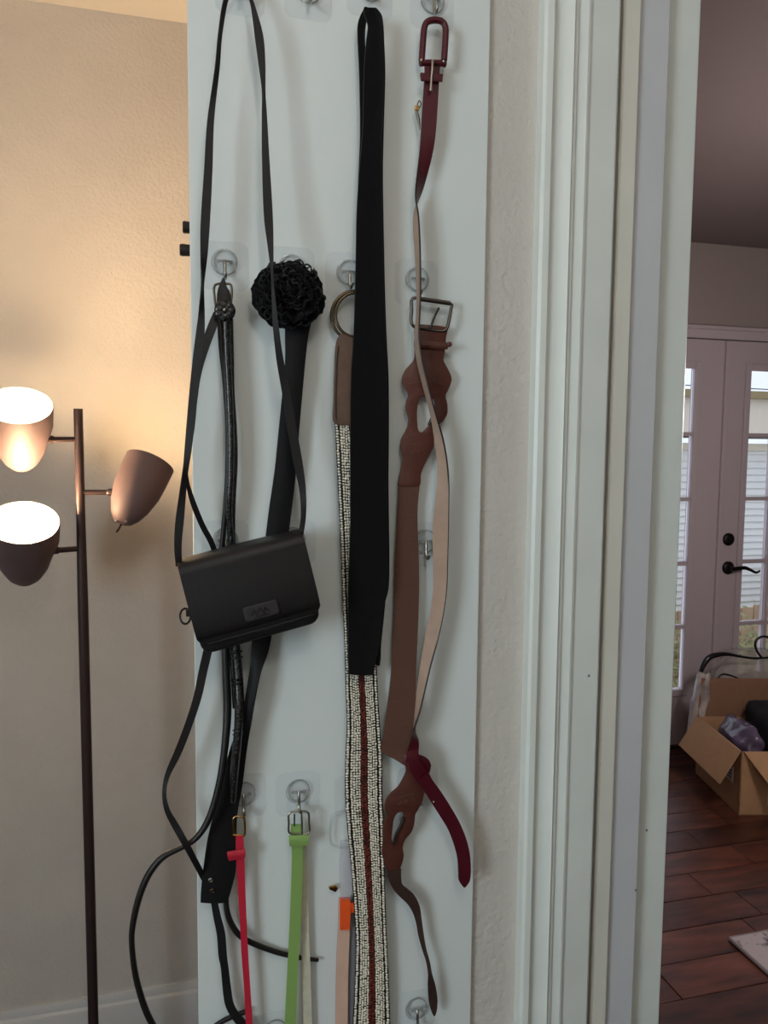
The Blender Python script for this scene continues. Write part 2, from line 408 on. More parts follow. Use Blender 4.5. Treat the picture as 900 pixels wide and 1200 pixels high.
# ---- unseen fill lamps, added to raise the light level in each room
def fill_lamp(x, y, power, col, label, drop=.22):
    t = thing('fill_lamp', (x, y, CEIL), label, 'lamp')
    lathe('canopy', [(0, 0), (.055, 0), (.055, -.012), (.02, -.025), (.008, -.03), (.008, .10-drop), (0, .10-drop)], (x, y, CEIL), (0, 0, 1), 'chrome', t, 24)
    lathe('globe', [(.03, .105-drop)]+[(.10*sin(a*pi/12), -drop+.10*cos(a*pi/12)) for a in range(1, 13)], (x, y, CEIL), (0, 0, 1), 'frosted', t, 28)
    l = bpy.data.lights.new('fill_light', 'POINT'); l.energy = power; l.color = col; l.shadow_soft_size = .11
    o = bpy.data.objects.new('fill_light', l); COL.objects.link(o); o.location = (x, y, CEIL-drop)
    o.parent = t; o.matrix_parent_inverse = t.matrix_basis.inverted()
fill_lamp(.15, -.35, 11, (1.0, .94, .88), 'frosted globe fill lamp added out of view in the room with the white board')
fill_lamp(2.05, 1.75, 37, (1.0, .90, .87), 'frosted globe fill lamp added out of view in the room with the french doors', .9)

# ---- far room floor planks
PW = .1427; yl = 2.232
rows = int((FRY-WALLB)/PW)+2
y = yl-8*PW
seams = {0: 1.62, -1: 1.66, -2: 1.60}
jn = [UZ(823, 1083, 0), UZ(780, 1149, 0), UZ(829, 993, 0)]
k = 0
while y < FRY:
    y0, y1 = max(y, WALLB-.1), min(y+PW, FRY)
    mid = y+PW/2
    if y1-y0 > .02:
        x0 = FX0+.06 if y > WALLB-.05 else XJ3
        off = None
        for q in jn:
            if y <= q.y < y+PW: off = q.x
        if off is None: off = 1.0+((k*.47) % 1.0)
        js = [x0]; x = off
        while x > x0+.15: x -= .95
        while x < FX1:
            if x > x0+.1: js.append(x)
            x += .8+.3*((k*37 % 10)/10)
            if x-.01 < off < x+.6 and abs(x-off) > .02: x = off
        js.append(FX1)
        for a, b in zip(js[:-1], js[1:]):
            if b-a > .02: box('plank', a+.0012, b-.0012, y0+.0012, y1-.0012, -.012, random.uniform(-.0008, .0006), 'plank_wood', fl, bevel=.0025)
    y += PW; k += 1

# ---- french doors in the far wall
def fx(x, y): return U(x, y, FRY).x
def fz(x, y): return U(x, y, FRY).z
XM = fx(853, 420)                              # where the two leaves meet
GL = fx(815, 470); GR = fx(880, 470)           # glass edges either side
ZT, ZB = fz(885, 434), fz(868, 803)            # glass top and bottom
DTOP = fz(855, 398)
LW = (GR-XM)*2+.50
DX0, DX1 = XM-LW, XM+LW
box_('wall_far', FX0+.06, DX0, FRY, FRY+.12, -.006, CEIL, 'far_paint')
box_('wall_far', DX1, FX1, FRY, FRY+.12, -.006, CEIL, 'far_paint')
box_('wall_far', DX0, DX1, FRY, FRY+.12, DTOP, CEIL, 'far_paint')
hz = fz(855, 384)
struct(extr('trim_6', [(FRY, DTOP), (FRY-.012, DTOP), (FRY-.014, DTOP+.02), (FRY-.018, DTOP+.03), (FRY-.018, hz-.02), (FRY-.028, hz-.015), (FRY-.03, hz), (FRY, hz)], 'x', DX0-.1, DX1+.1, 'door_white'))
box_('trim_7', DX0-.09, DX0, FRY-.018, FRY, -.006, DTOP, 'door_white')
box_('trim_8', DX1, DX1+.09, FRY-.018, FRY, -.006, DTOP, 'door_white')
box_('trim_9', DX0, DX1, FRY-.01, FRY+.1, -.02, .012, 'floor_dark')
def leaf(name, x0, x1, g0, g1, label, lever_side=0):
    d = struct(bpy.data.objects.new(name, None)); COL.objects.link(d); d.location = ((x0+x1)/2, FRY+.03, 0)
    ya, yb = FRY+.012, FRY+.044
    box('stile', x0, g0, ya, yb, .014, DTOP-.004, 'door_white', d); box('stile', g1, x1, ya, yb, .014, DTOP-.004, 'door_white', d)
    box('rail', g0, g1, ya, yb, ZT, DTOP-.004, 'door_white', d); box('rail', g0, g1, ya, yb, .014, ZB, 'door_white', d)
    fw_ = .035                                   # raised lite frame round the glass
    for a in ((g0-fw_, g0, ZB-fw_, ZT+fw_), (g1, g1+fw_, ZB-fw_, ZT+fw_), (g0, g1, ZT, ZT+fw_), (g0, g1, ZB-fw_, ZB)):
        box('lite_frame', a[0], a[1], ya-.010, ya, a[2], a[3], 'door_white', d, bevel=.005)
    cw, rh = (g1-g0)/3, (ZT-ZB)/5
    for i in (1, 2): box('muntin', g0+cw*i-.010, g0+cw*i+.010, ya-.006, yb, ZB, ZT, 'door_white', d)
    for j in range(1, 5): box('muntin', g0, g1, ya-.004, yb-.002, ZB+rh*j-.010, ZB+rh*j+.010, 'door_white', d)
    for i in range(3):
        for j in range(5):
            box('pane', g0+cw*i+.010, g0+cw*(i+1)-.010, ya+.006, ya+.010, ZB+rh*j+.010, ZB+rh*(j+1)-.010, 'window_glass', d)
    d['label'] = label
    return d
leaf('door_1', XM-LW, XM-.003, XM-LW+(XM-GL), GL, 'fixed leaf of the french door pair')
d2 = leaf('door_2', XM+.003, XM+LW, GR, XM+LW-(GR-XM), 'french door leaf with the dark lever handle')
# astragal strip, deadbolt and lever on the right leaf
box('astragal', XM-.012, XM+.012, FRY-.004, FRY+.014, .014, DTOP-.006, 'door_white', d2, bevel=.004)
kb = U(856.5, 632.5, FRY-.01)
lathe('deadbolt', [(.034, 0), (.034, .008), (.028, .014), (.020, .016), (.0, .017)], (kb.x, FRY+.012, kb.z), (0, -1, 0), 'door_iron', d2)
lv = U(856, 666, FRY-.01)
lh = lathe('handle_rose', [(.035, 0), (.035, .008), (.030, .013), (.014, .016), (.012, .05), (0, .052)], (lv.x, FRY+.012, lv.z), (0, -1, 0), 'door_iron', d2)
L0 = Vector((lv.x, FRY-.036, lv.z))
tube('lever', [L0, L0+Vector((.035, 0, .003)), L0+Vector((.07, 0, .004)), L0+Vector((.105, 0, -.008)), L0+Vector((.135, 0, -.022)), L0+Vector((.155, 0, -.020)), L0+Vector((.163, 0, -.012))],
     [.011, .011, .010, .008, .007, .006, .005], 'door_iron', lh)

# ---- outside, beyond the french doors
GZ = -.75
tag(box('yard_ground', 2, 14, FRY+.3, 12, GZ-.1, GZ, 'ground'), 'bare tan ground outside the french doors', 'ground', kind='structure')
HY = 8.2
def hz_(y): return U(885, y, HY).z
nb = thing('neighbour_house', (8, HY, GZ), 'white clapboard house seen through the french door glass', 'house')
box('wall', 4, 13, HY, HY+2.5, GZ, hz_(524), 'siding', nb)
z = GZ
while z < hz_(528):
    mesh('clapboard', [(4, HY, z), (13, HY, z), (13, HY-.03, z), (4, HY-.03, z), (4, HY-.004, z+.085), (13, HY-.004, z+.085), (13, HY, z+.085), (4, HY, z+.085)],
         [(0, 1, 2, 3), (3, 2, 5, 4), (4, 5, 6, 7), (0, 3, 4, 7), (1, 6, 5, 2), (0, 7, 6, 1)], 'siding', nb, False); z += .085
box('frieze_board', 4, 13, HY-.06, HY, hz_(528), hz_(520), 'fascia', nb)
box('fascia_board', 3.8, 13.2, HY-.32, HY+2.6, hz_(510), hz_(468), 'fascia', nb)
box('gutter', 3.8, 13.2, HY-.42, HY-.32, hz_(470), hz_(462), 'gutter', nb)
fn = thing('garden_fence', (7, 6.6, GZ), 'low tan board fence in front of the white house', 'fence')
zt = U(875, 712, 6.6).z
x = 3.6
while x < 10:
    box('board', x, x+.14, 6.58, 6.6, GZ, zt+random.uniform(-.03, .03), 'fence_tan', fn, bevel=.004); x += .15
box('rail', 3.6, 10, 6.6, 6.64, GZ+.15, GZ+.22, 'fence_tan', fn)
tag(tube('power_line', [(3, 8.0, 2.46), (7, 8.0, 2.34), (12, 8.0, 2.46)], .006, 'wire', sub=6), 'thin power line above the white house', 'wire')
def shrub(px, py, Y, r, n, label):
    c = U(px, py, Y); o = thing('shrub', (c.x, Y, GZ), label, 'shrub', 'shrubs outside the doors')
    tube('stem', [(c.x, Y, GZ), (c.x+.02, Y, c.z)], [.02, .01], 'bark', o)
    v, f = [], []
    for i in range(n):
        p = Vector((random.gauss(0, r*.45), random.gauss(0, r*.4), random.gauss(0, r*.5)))+Vector((c.x, Y, c.z))
        a = Vector((random.gauss(0, 1), random.gauss(0, 1), random.gauss(0, 1))).normalized()*.035
        b = a.orthogonal().normalized()*.014; k = len(v)
        v += [p-a, p+b, p+a, p-b]; f.append((k, k+1, k+2, k+3))
    h = mesh('foliage', v, f, 'leaf', o, False); h['kind'] = 'stuff'
shrub(882, 770, 5.4, .30, 700, 'dry olive shrub outside the leaf with the lever handle')
shrub(800, 775, 5.0, .28, 600, 'brownish shrub outside the fixed french door leaf')

# ================================================================= PANEL
pn = tag(box('pegless_board', PX0, PX1, PF, PF+.006, .35, 2.32, 'panel_white', bevel=.001), 'tall narrow white board mounted on the wall beside the doorway', 'board')
pn.name = 'white_board'
# the board sits on thin foam strips fixed to the wall
for zz in (.5, 1.3, 2.2): box('mounting_strip', PX0+.05, PX1-.05, PF+.006, WALLF, zz-.03, zz+.03, 'panel_white', pn)
# black double peg on the free end of the wall
kx = XW
pg = thing('peg_hook', (kx, 1.03, U(218, 290, 1.03).z), 'small black double peg sticking out past the edge of the white board', 'hook')
zA, zB = U(216, 265, 1.03).z, U(216, 292, 1.03).z
box('back_plate', kx-.003, kx, 1.02, 1.05, zB-.03, zA+.03, 'knob_black', pg, bevel=.001)
for zz, ln in ((zA, .013), (zB, .017)):
    lathe('peg', [(.0, -.001), (.0072, 0), (.0074, ln*.5), (.0078, ln*.8), (.0070, ln*.97), (.005, ln), (0, ln)], (kx-.001, 1.035, zz), (-1, 0, 0), 'knob_black', pg, 16)

# ---- adhesive hooks
def hook(x, y, label, half=27, tilt=0.0, rod=True):
    c = P(x, y, 0)
    o = thing('adhesive_hook', c, label, 'hook', 'clear adhesive hooks on the board')
    s = half*.00108*1.0; n = 28; q = []
    for k in range(n):
        a = 2*pi*k/n; ca, sa = cos(a), sin(a)
        rr = s*(abs(ca)**7+abs(sa)**7)**(-1/7)
        xx, zz = rr*ca, rr*sa
        q.append((c.x+xx*cos(tilt)-zz*sin(tilt), c.z-.004+xx*sin(tilt)+zz*cos(tilt)))
    v = [(a, PF-.0003, b) for a, b in q]+[(a, PF-.0011, b) for a, b in q]
    f = [tuple(range(n)), tuple(range(n, 2*n))]+[(i, (i+1) % n, n+(i+1) % n, n+i) for i in range(n)]
    mesh('pad', v, f, 'clear_pad', o, False)
    p = Vector((c.x, PF-.0011, c.z))
    dk = lathe('disc', [(.0, 0), (.0155, 0), (.0155, .002), (.0135, .0045), (.011, .005), (0, .005)], p, (0, -1, 0), 'clear_plastic', o, 28)
    lathe('rim', [(.0145, .002), (.016, .002), (.016, .0032), (.0145, .0034), (.0145, .002)], p, (0, -1, 0), 'clear_edge', dk, 28)
    bar = Vector((c.x, PF-.0062, c.z))
    tube('crossbar', [bar+Vector((-.0085, .001, 0)), bar+Vector((-.004, -.001, .0005)), bar+Vector((.004, -.001, .0005)), bar+Vector((.0085, .001, 0))], [.0022, .0013, .0013, .0022], 'clear_edge', o, 8)
    if rod:
        tube('rod', [bar+Vector(t) for t in ((0, -.001, .001), (0, -.0035, -.004), (0, -.004, -.014), (0, -.006, -.0195), (0, -.010, -.0215), (0, -.015, -.020), (0, -.0165, -.0165))], .0019, 'chrome', o, 8)
    return o
hook(281, -16, 'clear adhesive hook at the top of the board carrying the thin bag strap')
hook(361, -10, 'empty clear adhesive hook at the top of the board, between bag strap and black sash')
hook(433, -12, 'clear adhesive hook carrying the looped black sash')
hook(506, 3, 'clear adhesive hook carrying the dark red belt buckle')
hook(263, 308, 'clear adhesive hook carrying the shiny black belt with the rosette stud')
hook(341, 314, 'clear adhesive hook behind the black fabric flower')
hook(408, 320, 'clear adhesive hook carrying the double ring of the beaded belt')
hook(488, 328, 'clear adhesive hook behind the brown belt buckle')
hook(264, 633, 'clear adhesive hook half hidden behind the top of the black bag')
hook(343, 632, 'clear adhesive hook at the right top corner of the black bag')
hook(497, 634, 'empty clear adhesive hook between the brown elastic and the beige strap')
hook(285, 929, 'clear adhesive hook carrying the pink belt')
hook(349, 926, 'clear adhesive hook carrying the green belt')
hook(417, 928, 'clear adhesive hook behind the beaded belt')
hook(489, 918, 'clear adhesive hook behind the knotted red belt')
hook(487, 1180, 'empty clear adhesive hook below the brown belt tip')
hook(322, 1206, 'empty clear adhesive hook low on the board beside the green belt')

# ================================================================= BAG
bc = P(292, 690, .028)
bag = thing('shoulder_bag', bc, 'small black leather flap bag with a long thin strap and grey badge', 'bag')
TH = radians(13.3); ex = Vector((cos(TH), 0, sin(TH))); ez = Vector((-sin(TH), 0, cos(TH))); ey = Vector((0, -1, 0))
def BL(x, z, d): return bc+ex*x+ez*z+ey*d
bw, bh, bd = .0735, .053, .040
def soft_slab(name, outline, d0, d1, mats, rnd=.006, puff=0.0, steps=5, parent=bag):
    n = len(outline); v, f = [], []; cx = sum(p[0] for p in outline)/n; cz = sum(p[1] for p in outline)/n
    lay = [(0, rnd)]+[((1-cos(pi/2*k/3))*0, 0) for k in ()]
    prof = [(rnd, 0)]+[(rnd*(1-sin(pi/2*k/3)), rnd*(1-cos(pi/2*k/3))) for k in (1, 2, 3)]
    T = d1-d0
    sec = [(i, d) for i, d in prof]+[(i, T-d) for i, d in prof[::-1]]
    for ins, d in sec:
        for x, z in outline:
            L = sqrt((x-cx)**2+(z-cz)**2); s = (L-ins)/L
            v.append(BL(cx+(x-cx)*s, cz+(z-cz)*s, d0+d))
    m_ = len(sec)
    for i in range(m_-1):
        for k in range(n): f.append((i*n+k, i*n+(k+1) % n, (i+1)*n+(k+1) % n, (i+1)*n+k))
    # puffed front
    base = (m_-1)*n
    prev = base
    for st in range(1, steps):
        t = st/steps; b0 = len(v)
        for k in range(n):
            p = v[base+k]; c = BL(cx, cz, d1)
            v.append(p.lerp(c, t)+ey*(puff*sin(pi/2*t)))
        for k in range(n): f.append((prev+k, prev+(k+1) % n, b0+(k+1) % n, b0+k))
        prev = b0
    f.append(tuple(prev+k for k in range(n))); f.append(tuple(range(n))[::-1])
    return mesh(name, v, f, mats, parent, True, sharp=40)
def rrect(x0, x1, z0, z1, r, rb=None, n=5):
    rb = r if rb is None else rb; out = []
    for cx, cz, a0, q in ((x1-rb, z0+rb, -90, rb), (x1-r, z1-r, 0, r), (x0+r, z1-r, 90, r), (x0+rb, z0+rb, 180, rb)):
        for k in range(n+1):
            a = radians(a0+90*k/n); out.append((cx+q*cos(a), cz+q*sin(a)))
    # extra points along the edges
    res = []
    for i, p in enumerate(out):
        nx = out[(i+1) % len(out)]; res.append(p); L = sqrt((nx[0]-p[0])**2+(nx[1]-p[1])**2)
        for k in range(1, int(L/.012)): t = k/int(L/.012); res.append((p[0]+(nx[0]-p[0])*t, p[1]+(nx[1]-p[1])*t))
    return res
soft_slab('body', rrect(-bw+.002, bw-.001, -bh-.002, bh-.006, .004, .013), 0, bd, 'black_leather', .006)
# flap: wraps over the top and down the front to just above the bottom
n = 14; prof_ = [(bh-.010, -.001)]+[(bh-.010+.013*sin(pi/2*k/4), .004-.005*cos(pi/2*k/4)) for k in range(1, 5)]
prof_ += [(bh+.003, bd*.5), (bh+.002, bd-.004), (bh-.001, bd+.002), (bh-.006, bd+.0045), (bh-.014, bd+.0055), (0.0, bd+.009), (-bh*.5, bd+.0085), (-bh+.019, bd+.0055), (-bh+.0125, bd+.0045), (-bh+.0105, bd+.0025)]
A = []; B = []
for i, (z_, d_) in enumerate(prof_):
    inset = 0
    if z_ < -bh+.024 and i > 8: inset = .008*((-bh+.024-z_)/.0135)**2.2
    A.append(BL(-bw+inset, z_, d_)); B.append(BL(bw+.001-inset, z_, d_))
ribbon3('flap', cr(A, 4), cr(B, 4), .0024, 'black_leather', bag, cols=10, bulge=.0015)
# edge binding along the flap's lower lip
bd_pts = [BL(bw-.010+(.0), -bh+.0115, bd+.005), BL(0, -bh+.0115, bd+.007), BL(-bw+.010, -bh+.0115, bd+.005)]
tube('piping', bd_pts, .0013, 'black_strap', bag, 6)
# badge with an impressed scribble
bx_, bz_ = .0055, -.0185
bdg = soft_slab('badge', rrect(bx_-.0205, bx_+.0205, bz_-.0088, bz_+.0088, .003, .003, 3), bd+.0085, bd+.0138, 'badge', .0012)
for a in (((-.012, -.003), (-.009, .004), (-.006, -.003), (-.003, .003)), ((-.001, .004), (.002, -.004), (.005, .004)), ((.002, 0), (.006, .001), (.009, -.003)), ((-.010, -.0055), (.008, -.0050))):
    tube('emblem_stroke', [BL(bx_+p[0], bz_+p[1], bd+.0139) for p in a], .0008, 'badge_mark', bdg, 5, 4)
# D ring and tab on the left end
lt = box('ring_tab', -.004, .004, -.006, .006, -.004, .004, 'black_strap', None, .001)
lt.parent = bag; lt.matrix_parent_inverse = bag.matrix_basis.inverted(); lt.location = BL(-bw-.001, -.004, bd*.6)
rc = BL(-bw-.0065, -.007, bd*.62)
tube('d_ring', [rc+Vector((.0075*cos(2*pi*k/12)*.8, .003*sin(2*pi*k/12), .0085*sin(2*pi*k/12))) for k in range(12)], .0014, 'knob_black', bag, 6, 2, True)
for zz in (.018, .027): lathe('rivet', [(0, 0), (.002, 0), (.0018, .0012), (0, .0016)], BL(-bw+.001, zz, bd*.55), -ex, 'knob_black', bag, 10)
# strap: A = outer edge, B = inner edge; up the left strand, over the hook, down the right strand
SD = .048
st = [(206, 664, 213, 660, .050, .048), (204, 640, 213, 636, .052, .052), (206, 605, 216, 606, .054, .054), (213, 560, 219, 562, .054, .050), (216, 530, 224, 531, .050, .052), (221, 470, 231, 471, .046, .048), (226, 420, 237, 421, .044, .046), (231, 380, 240, 381, .042, .043), (236, 335, 238.5, 335, .046, .037),
      (235, 300, 243, 300, .042, .040), (235, 262, 246, 262, .040, .040), (239, 200, 249, 201, .039, .039), (243, 140, 251, 141, .037, .037), (252, 80, 257, 80, .038, .034), (256, 40, 260, 40, .037, .032), (262, 0, 267, 1, .035, .030), (272, -16, 275, -12, .030, .022), (282, -25, 282, -19, .026, .018)]
st += [(290, -14, 287, -11, .030, .022), (296, 0, 293, 1, .035, .030), (303, 20, 296, 22, .036, .034), (309, 45, 299, 47, .037, .036), (311, 75, 303, 76, .038, .036), (310.5, 108, 307.5, 108, .041, .036), (313, 140, 307, 140, .042, .039), (316, 190, 307, 190, .044, .043), (319.5, 250, 309, 250, .048, .048), (320.5, 285, 313, 285, .054, .053), (320.5, 318, 317.5, 318, .060, .058),
       (323, 350, 318.5, 350, .062, .060), (327, 385, 320, 385, .060, .058), (332, 420, 324, 422, .054, .054), (340, 460, 331, 463, .050, .050), (348, 505, 338, 508, .049, .049), (355, 545, 345, 547, .050, .050), (358.5, 575, 351, 576, .052, .050), (358, 605, 353, 605, .053, .046), (355, 628, 349, 628, .050, .046)]
ribbon('strap', st, .0016, 'black_strap', bag, 5, 2)

# ================================================================= BLACK SASH on hook
sash = thing('fabric_sash', P(433, 8, .02), 'long wide matte black fabric sash looped over a hook, covering part of the beaded belt', 'sash')
ribbon('front_fold', X((427, 441, 9, .030, .034), (427, 447, 18, .030), (431, 449, 30, .030), (429, 450, 50, .030), (427, 451, 75, .029), (426, 451, 100, .028), (425, 449.5, 150, .027), (421, 448.5, 200, .027), (418, 449, 250, .027), (417, 450, 300, .027), (416, 451, 345, .027), (414, 453, 400, .027), (411.5, 455, 440, .027), (410.5, 455.5, 500, .027), (410.5, 455, 560, .028), (410.5, 455.5, 610, .028), (409, 456, 660, .028), (408, 455, 690, .028), (408, 449.5, 712, .028), (408, 448, 740, .028), (408, 444, 760, .028), (408, 439.5, 776, .028), (409, 438, 790, .028)), .003, 'black_cloth', sash, 5, 6, .004)
ribbon('back_fold', [(431, 9, 427, 13, .033, .030), (425, 13, 430, 20, .024, .022), (419.5, 27, 428.5, 31, .021, .021), (419, 45, 427.5, 47, .020, .020), (420.5, 75, 430, 76, .020, .020), (421.5, 110, 436, 110, .020, .020), (422, 160, 440, 160, .020, .020), (419.5, 220, 440, 220, .020, .020), (418, 300, 444, 300, .020, .020), (416, 400, 448, 400, .020, .020), (413, 500, 452, 500, .020, .020), (412, 600, 453, 600, .021, .021), (411, 690, 452, 690, .021, .021), (412, 720, 450, 720, .021, .021), (420, 755, 446.5, 755, .021, .021), (436, 770, 446, 770, .021, .021), (440.5, 779, 445, 780, .021, .021)], .0025, 'black_cloth', sash, 5, 5, .002)
tube('seam', [P(*p) for p in ((440, 12, .0365), (447.5, 40, .033), (449.5, 100, .031), (447, 190, .030), (449, 320, .030), (453, 440, .030), (453.5, 600, .031), (454, 670, .031))], .0006, 'black_satin', sash, 5)

# ================================================================= BEADED BELT
bb_ = thing('beaded_belt', P(408, 345, .015), 'ivory beaded belt with a red centre stripe, double metal ring and brown leather tab', 'belt')
for i, (cx, cy, rx, rz, dd) in enumerate(((416, 370, 27.5, 29, .014), (417, 369, 24, 26, .018))):
    ptube('ring', [(cx+rx*cos(2*pi*k/20), cy+rz*sin(2*pi*k/20), dd) for k in range(20)], 1.9, 'brass_old', bb_, seg=8, sub=2, closed=True)
plate('leather_tab', [[(397, 394), (401, 391), (412, 393), (424, 394), (430, 398), (431, 420), (432, 497), (413, 498), (392, 496), (391, 470), (392.5, 420), (394, 402)]], .016, .007, 'tab_leather', bb_, .001, 4)
tube('stitching', [P(x, y, .0205) for x, y in ((396.5, 405), (394.5, 430), (393.5, 470), (394, 492))], .0005, 'dark_bead', bb_, 5)
bl = [(393, 497, 433), (396, 560, 434), (399, 620, 436), (401.5, 690, 438), (404, 750, 440), (405.5, 800, 441.5), (407, 850, 444.5), (405.5, 885, 447), (405, 930, 447.5), (407.5, 970, 449), (410.5, 1000, 449.5), (414, 1040, 450.5), (417.5, 1100, 452.5), (416.5, 1150, 455), (414, 1200, 456.5), (413, 1240, 458)]
bd_ = lambda y: .013+(.002*sin(y*.013))
ribbon('backing', [(a-.6, y, b+.6, y, bd_(y), bd_(y)) for a, y, b in bl], .0022, 'dark_bead', bb_, 5, 3)
Lc = cr([P(a, y, bd_(y)+.002) for a, y, b in bl], 12); Rc = cr([P(b, y, bd_(y)+.002) for a, y, b in bl], 12)
def along(L, s):
    i = min(int(s), len(L)-2); return L[i].lerp(L[i+1], s-i)
cum = [0]
for i in range(len(Lc)-1): cum.append(cum[-1]+(Lc[i+1]-Lc[i]).length)
def at_len(t):
    import bisect
    i = min(max(bisect.bisect_right(cum, t)-1, 0), len(cum)-2); return i+(t-cum[i])/(cum[i+1]-cum[i])
colz = [(.0, .085, 'i'), (.125, .20, 'i'), (.20, .275, 'i'), (.275, .35, 'i'), (.35, .415, 'i'), (.425, .51, 'r'), (.51, .595, 'r'), (.605, .67, 'i'), (.665, .74, 'i'), (.74, .81, 'i'), (.81, .875, 'i'), (.915, 1.0, 'i')]
geo = {'i': ([], []), 'r': ([], [])}
def bead(key, p, ax, dn, ln, r):
    v, f = geo[key]; k = len(v); nn = Vector((0, -1, 0)); seg = 6
    for e_, q in ((-.5, .62), (-.28, 1), (.28, 1), (.5, .62)):
        for j in range(seg):
            a = 2*pi*j/seg; v.append(p+ax*(ln*e_)+(dn*cos(a)+nn*sin(a))*(r*q))
    for i in range(3):
        for j in range(seg): f.append((k+i*seg+j, k+i*seg+(j+1) % seg, k+(i+1)*seg+(j+1) % seg, k+(i+1)*seg+j))
    f.append(tuple(k+j for j in range(seg))[::-1]); f.append(tuple(k+3*seg+j for j in range(seg)))
pitch = .0035
for ci, (u0_, u1_, key) in enumerate(colz):
    t = .001+random.random()*.002
    while t < cum[-1]-.002:
        s = at_len(t); a, b = along(Lc, s), along(Rc, s); dn = (along(Lc, min(s+.5, len(Lc)-1.001))-a); dn.normalize() if dn.length else None
        ax = (b-a).normalized(); W_ = (b-a).length
        if dn.length < .5: dn = Vector((0, 0, -1))
        if True:
            pp = a.lerp(b, (u0_+u1_)/2+random.uniform(-.008, .008)); wj = random.uniform(-.2, .2)
            ax2 = (ax+Vector((0, 0, wj))).normalized(); r_ = pitch*.46*random.uniform(.72, 1.15)*(1.12 if key == 'r' else 1)
            bead(key, pp+Vector((0, random.uniform(-.0009, .0006), 0)), ax2, dn, W_*(u1_-u0_)*(random.uniform(.68, .98) if key == 'i' else random.uniform(.75, 1.35)), r_)
        t += pitch*random.uniform(.95, 1.12)
for key, nm, mt_ in (('i', 'ivory_beads', 'ivory_bead'), ('r', 'red_beads', 'red_bead')):
    o = mesh(nm, geo[key][0], geo[key][1], mt_, bb_, True); o['kind'] = 'stuff'

# ================================================================= DARK RED BELT
rb = thing('red_belt', P(507, 20, .02), 'dark red patent belt with red buckle and beige back, tail knotted round brown belt', 'belt')
lo = [(492, 76), (491, 72), (493.5, 40), (495, 29), (500, 22.5), (508, 20.5), (517, 21.5), (523, 26), (525.5, 33), (525, 50), (523.5, 72), (522, 77)]
ptube('buckle_frame', [(494.2, 71, .020), (496, 45, .020), (497.2, 33, .020), (500.5, 26, .020), (508.5, 23.5, .020), (517, 25, .020), (521.8, 31, .020), (522, 45, .020), (520.3, 71, .020)], 3.7, 'red_patent', rb, seg=10, sub=4)
ptube('buckle_bar', [(492, 74.5, .020), (500, 73.5, .020), (514, 74, .020), (522.5, 75.5, .020)], 3.4, 'red_patent', rb, seg=10)
for x_, y_ in ((494, 70.5), (520, 72)): lathe('pin', [(0, 0), (.0018, 0), (.0015, .001), (0, .0014)], P(x_, y_, .0243), (0, -1, 0), 'chrome', rb, 10)
ptube('prong', [(506.8, 71, .0255), (506.6, 78, .0265), (505.5, 92, .0265), (504.5, 107, .0262)], [2.0, 1.7, 1.4, 1.9], 'chrome', rb, seg=8)
kp = ribbon('keeper', [(492.5, 86, 519, 87.5, .0235, .0235), (493, 91, 518.5, 92, .0242, .0242), (493.5, 95, 518, 96, .0235, .0235)], .003, 'red_patent', rb, 4)
RM = ['red_patent', 'beige_back', 'red_dark']
RS = [(497.5, 74, 516, 75, .019, .019), (497.5, 90, 514.5, 90, .019, .019), (496, 110, 513.5, 110, .019, .019), (494.5, 135, 512, 135, .019, .019), (493, 160, 510, 160, .019, .019), (491.5, 180, 506.5, 181, .020, .017), (489.5, 200, 501, 202, .024, .016), (487.5, 220, 495, 222, .027, .014),
       (487.5, 235, 489.5, 236, .030, .013), (490, 250, 485.5, 250, .030, .013), (491.5, 270, 485, 270, .031, .014), (492.5, 300, 487, 300, .032, .015), (492.8, 340, 489, 340, .034, .017), (491.8, 370, 488.2, 370, .035, .018), (491, 395, 486.5, 395, .036, .020), (493.5, 418, 488.5, 420, .037, .021), (498.5, 440, 493.5, 442, .037, .021), (505, 465, 500, 467, .037, .022), (512, 490, 506, 492, .036, .022),
       (519, 515, 509.5, 515, .034, .022), (523.5, 540, 512.5, 540, .032, .022), (525.5, 565, 512.5, 565, .030, .022), (525.5, 590, 509.5, 590, .029, .022), (525, 620, 507, 620, .028, .022), (524, 660, 507.5, 660, .028, .022), (523, 690, 507.5, 690, .028, .022), (519, 720, 504, 718, .028, .022), (512.5, 750, 498.5, 745, .029, .021), (504.5, 780, 493.5, 776, .031, .020), (497.5, 810, 489.5, 806, .033, .020),
       (491.5, 835, 487, 833, .034, .019), (486.5, 850, 485.5, 855, .034, .020), (482.5, 865, 490, 868, .033, .026), (478, 880, 490, 884, .031, .031), (476, 893, 488, 898, .031, .031)]
ribbon('strap', RS, .0022, RM, rb, 5, 3)
ptube('edge_paint', [(p[0], p[1], p[4]) for p in RS[9:32]], [.6+.55*min(1, i/10) for i in range(23)], 'red_dark', rb, seg=6, sub=5)
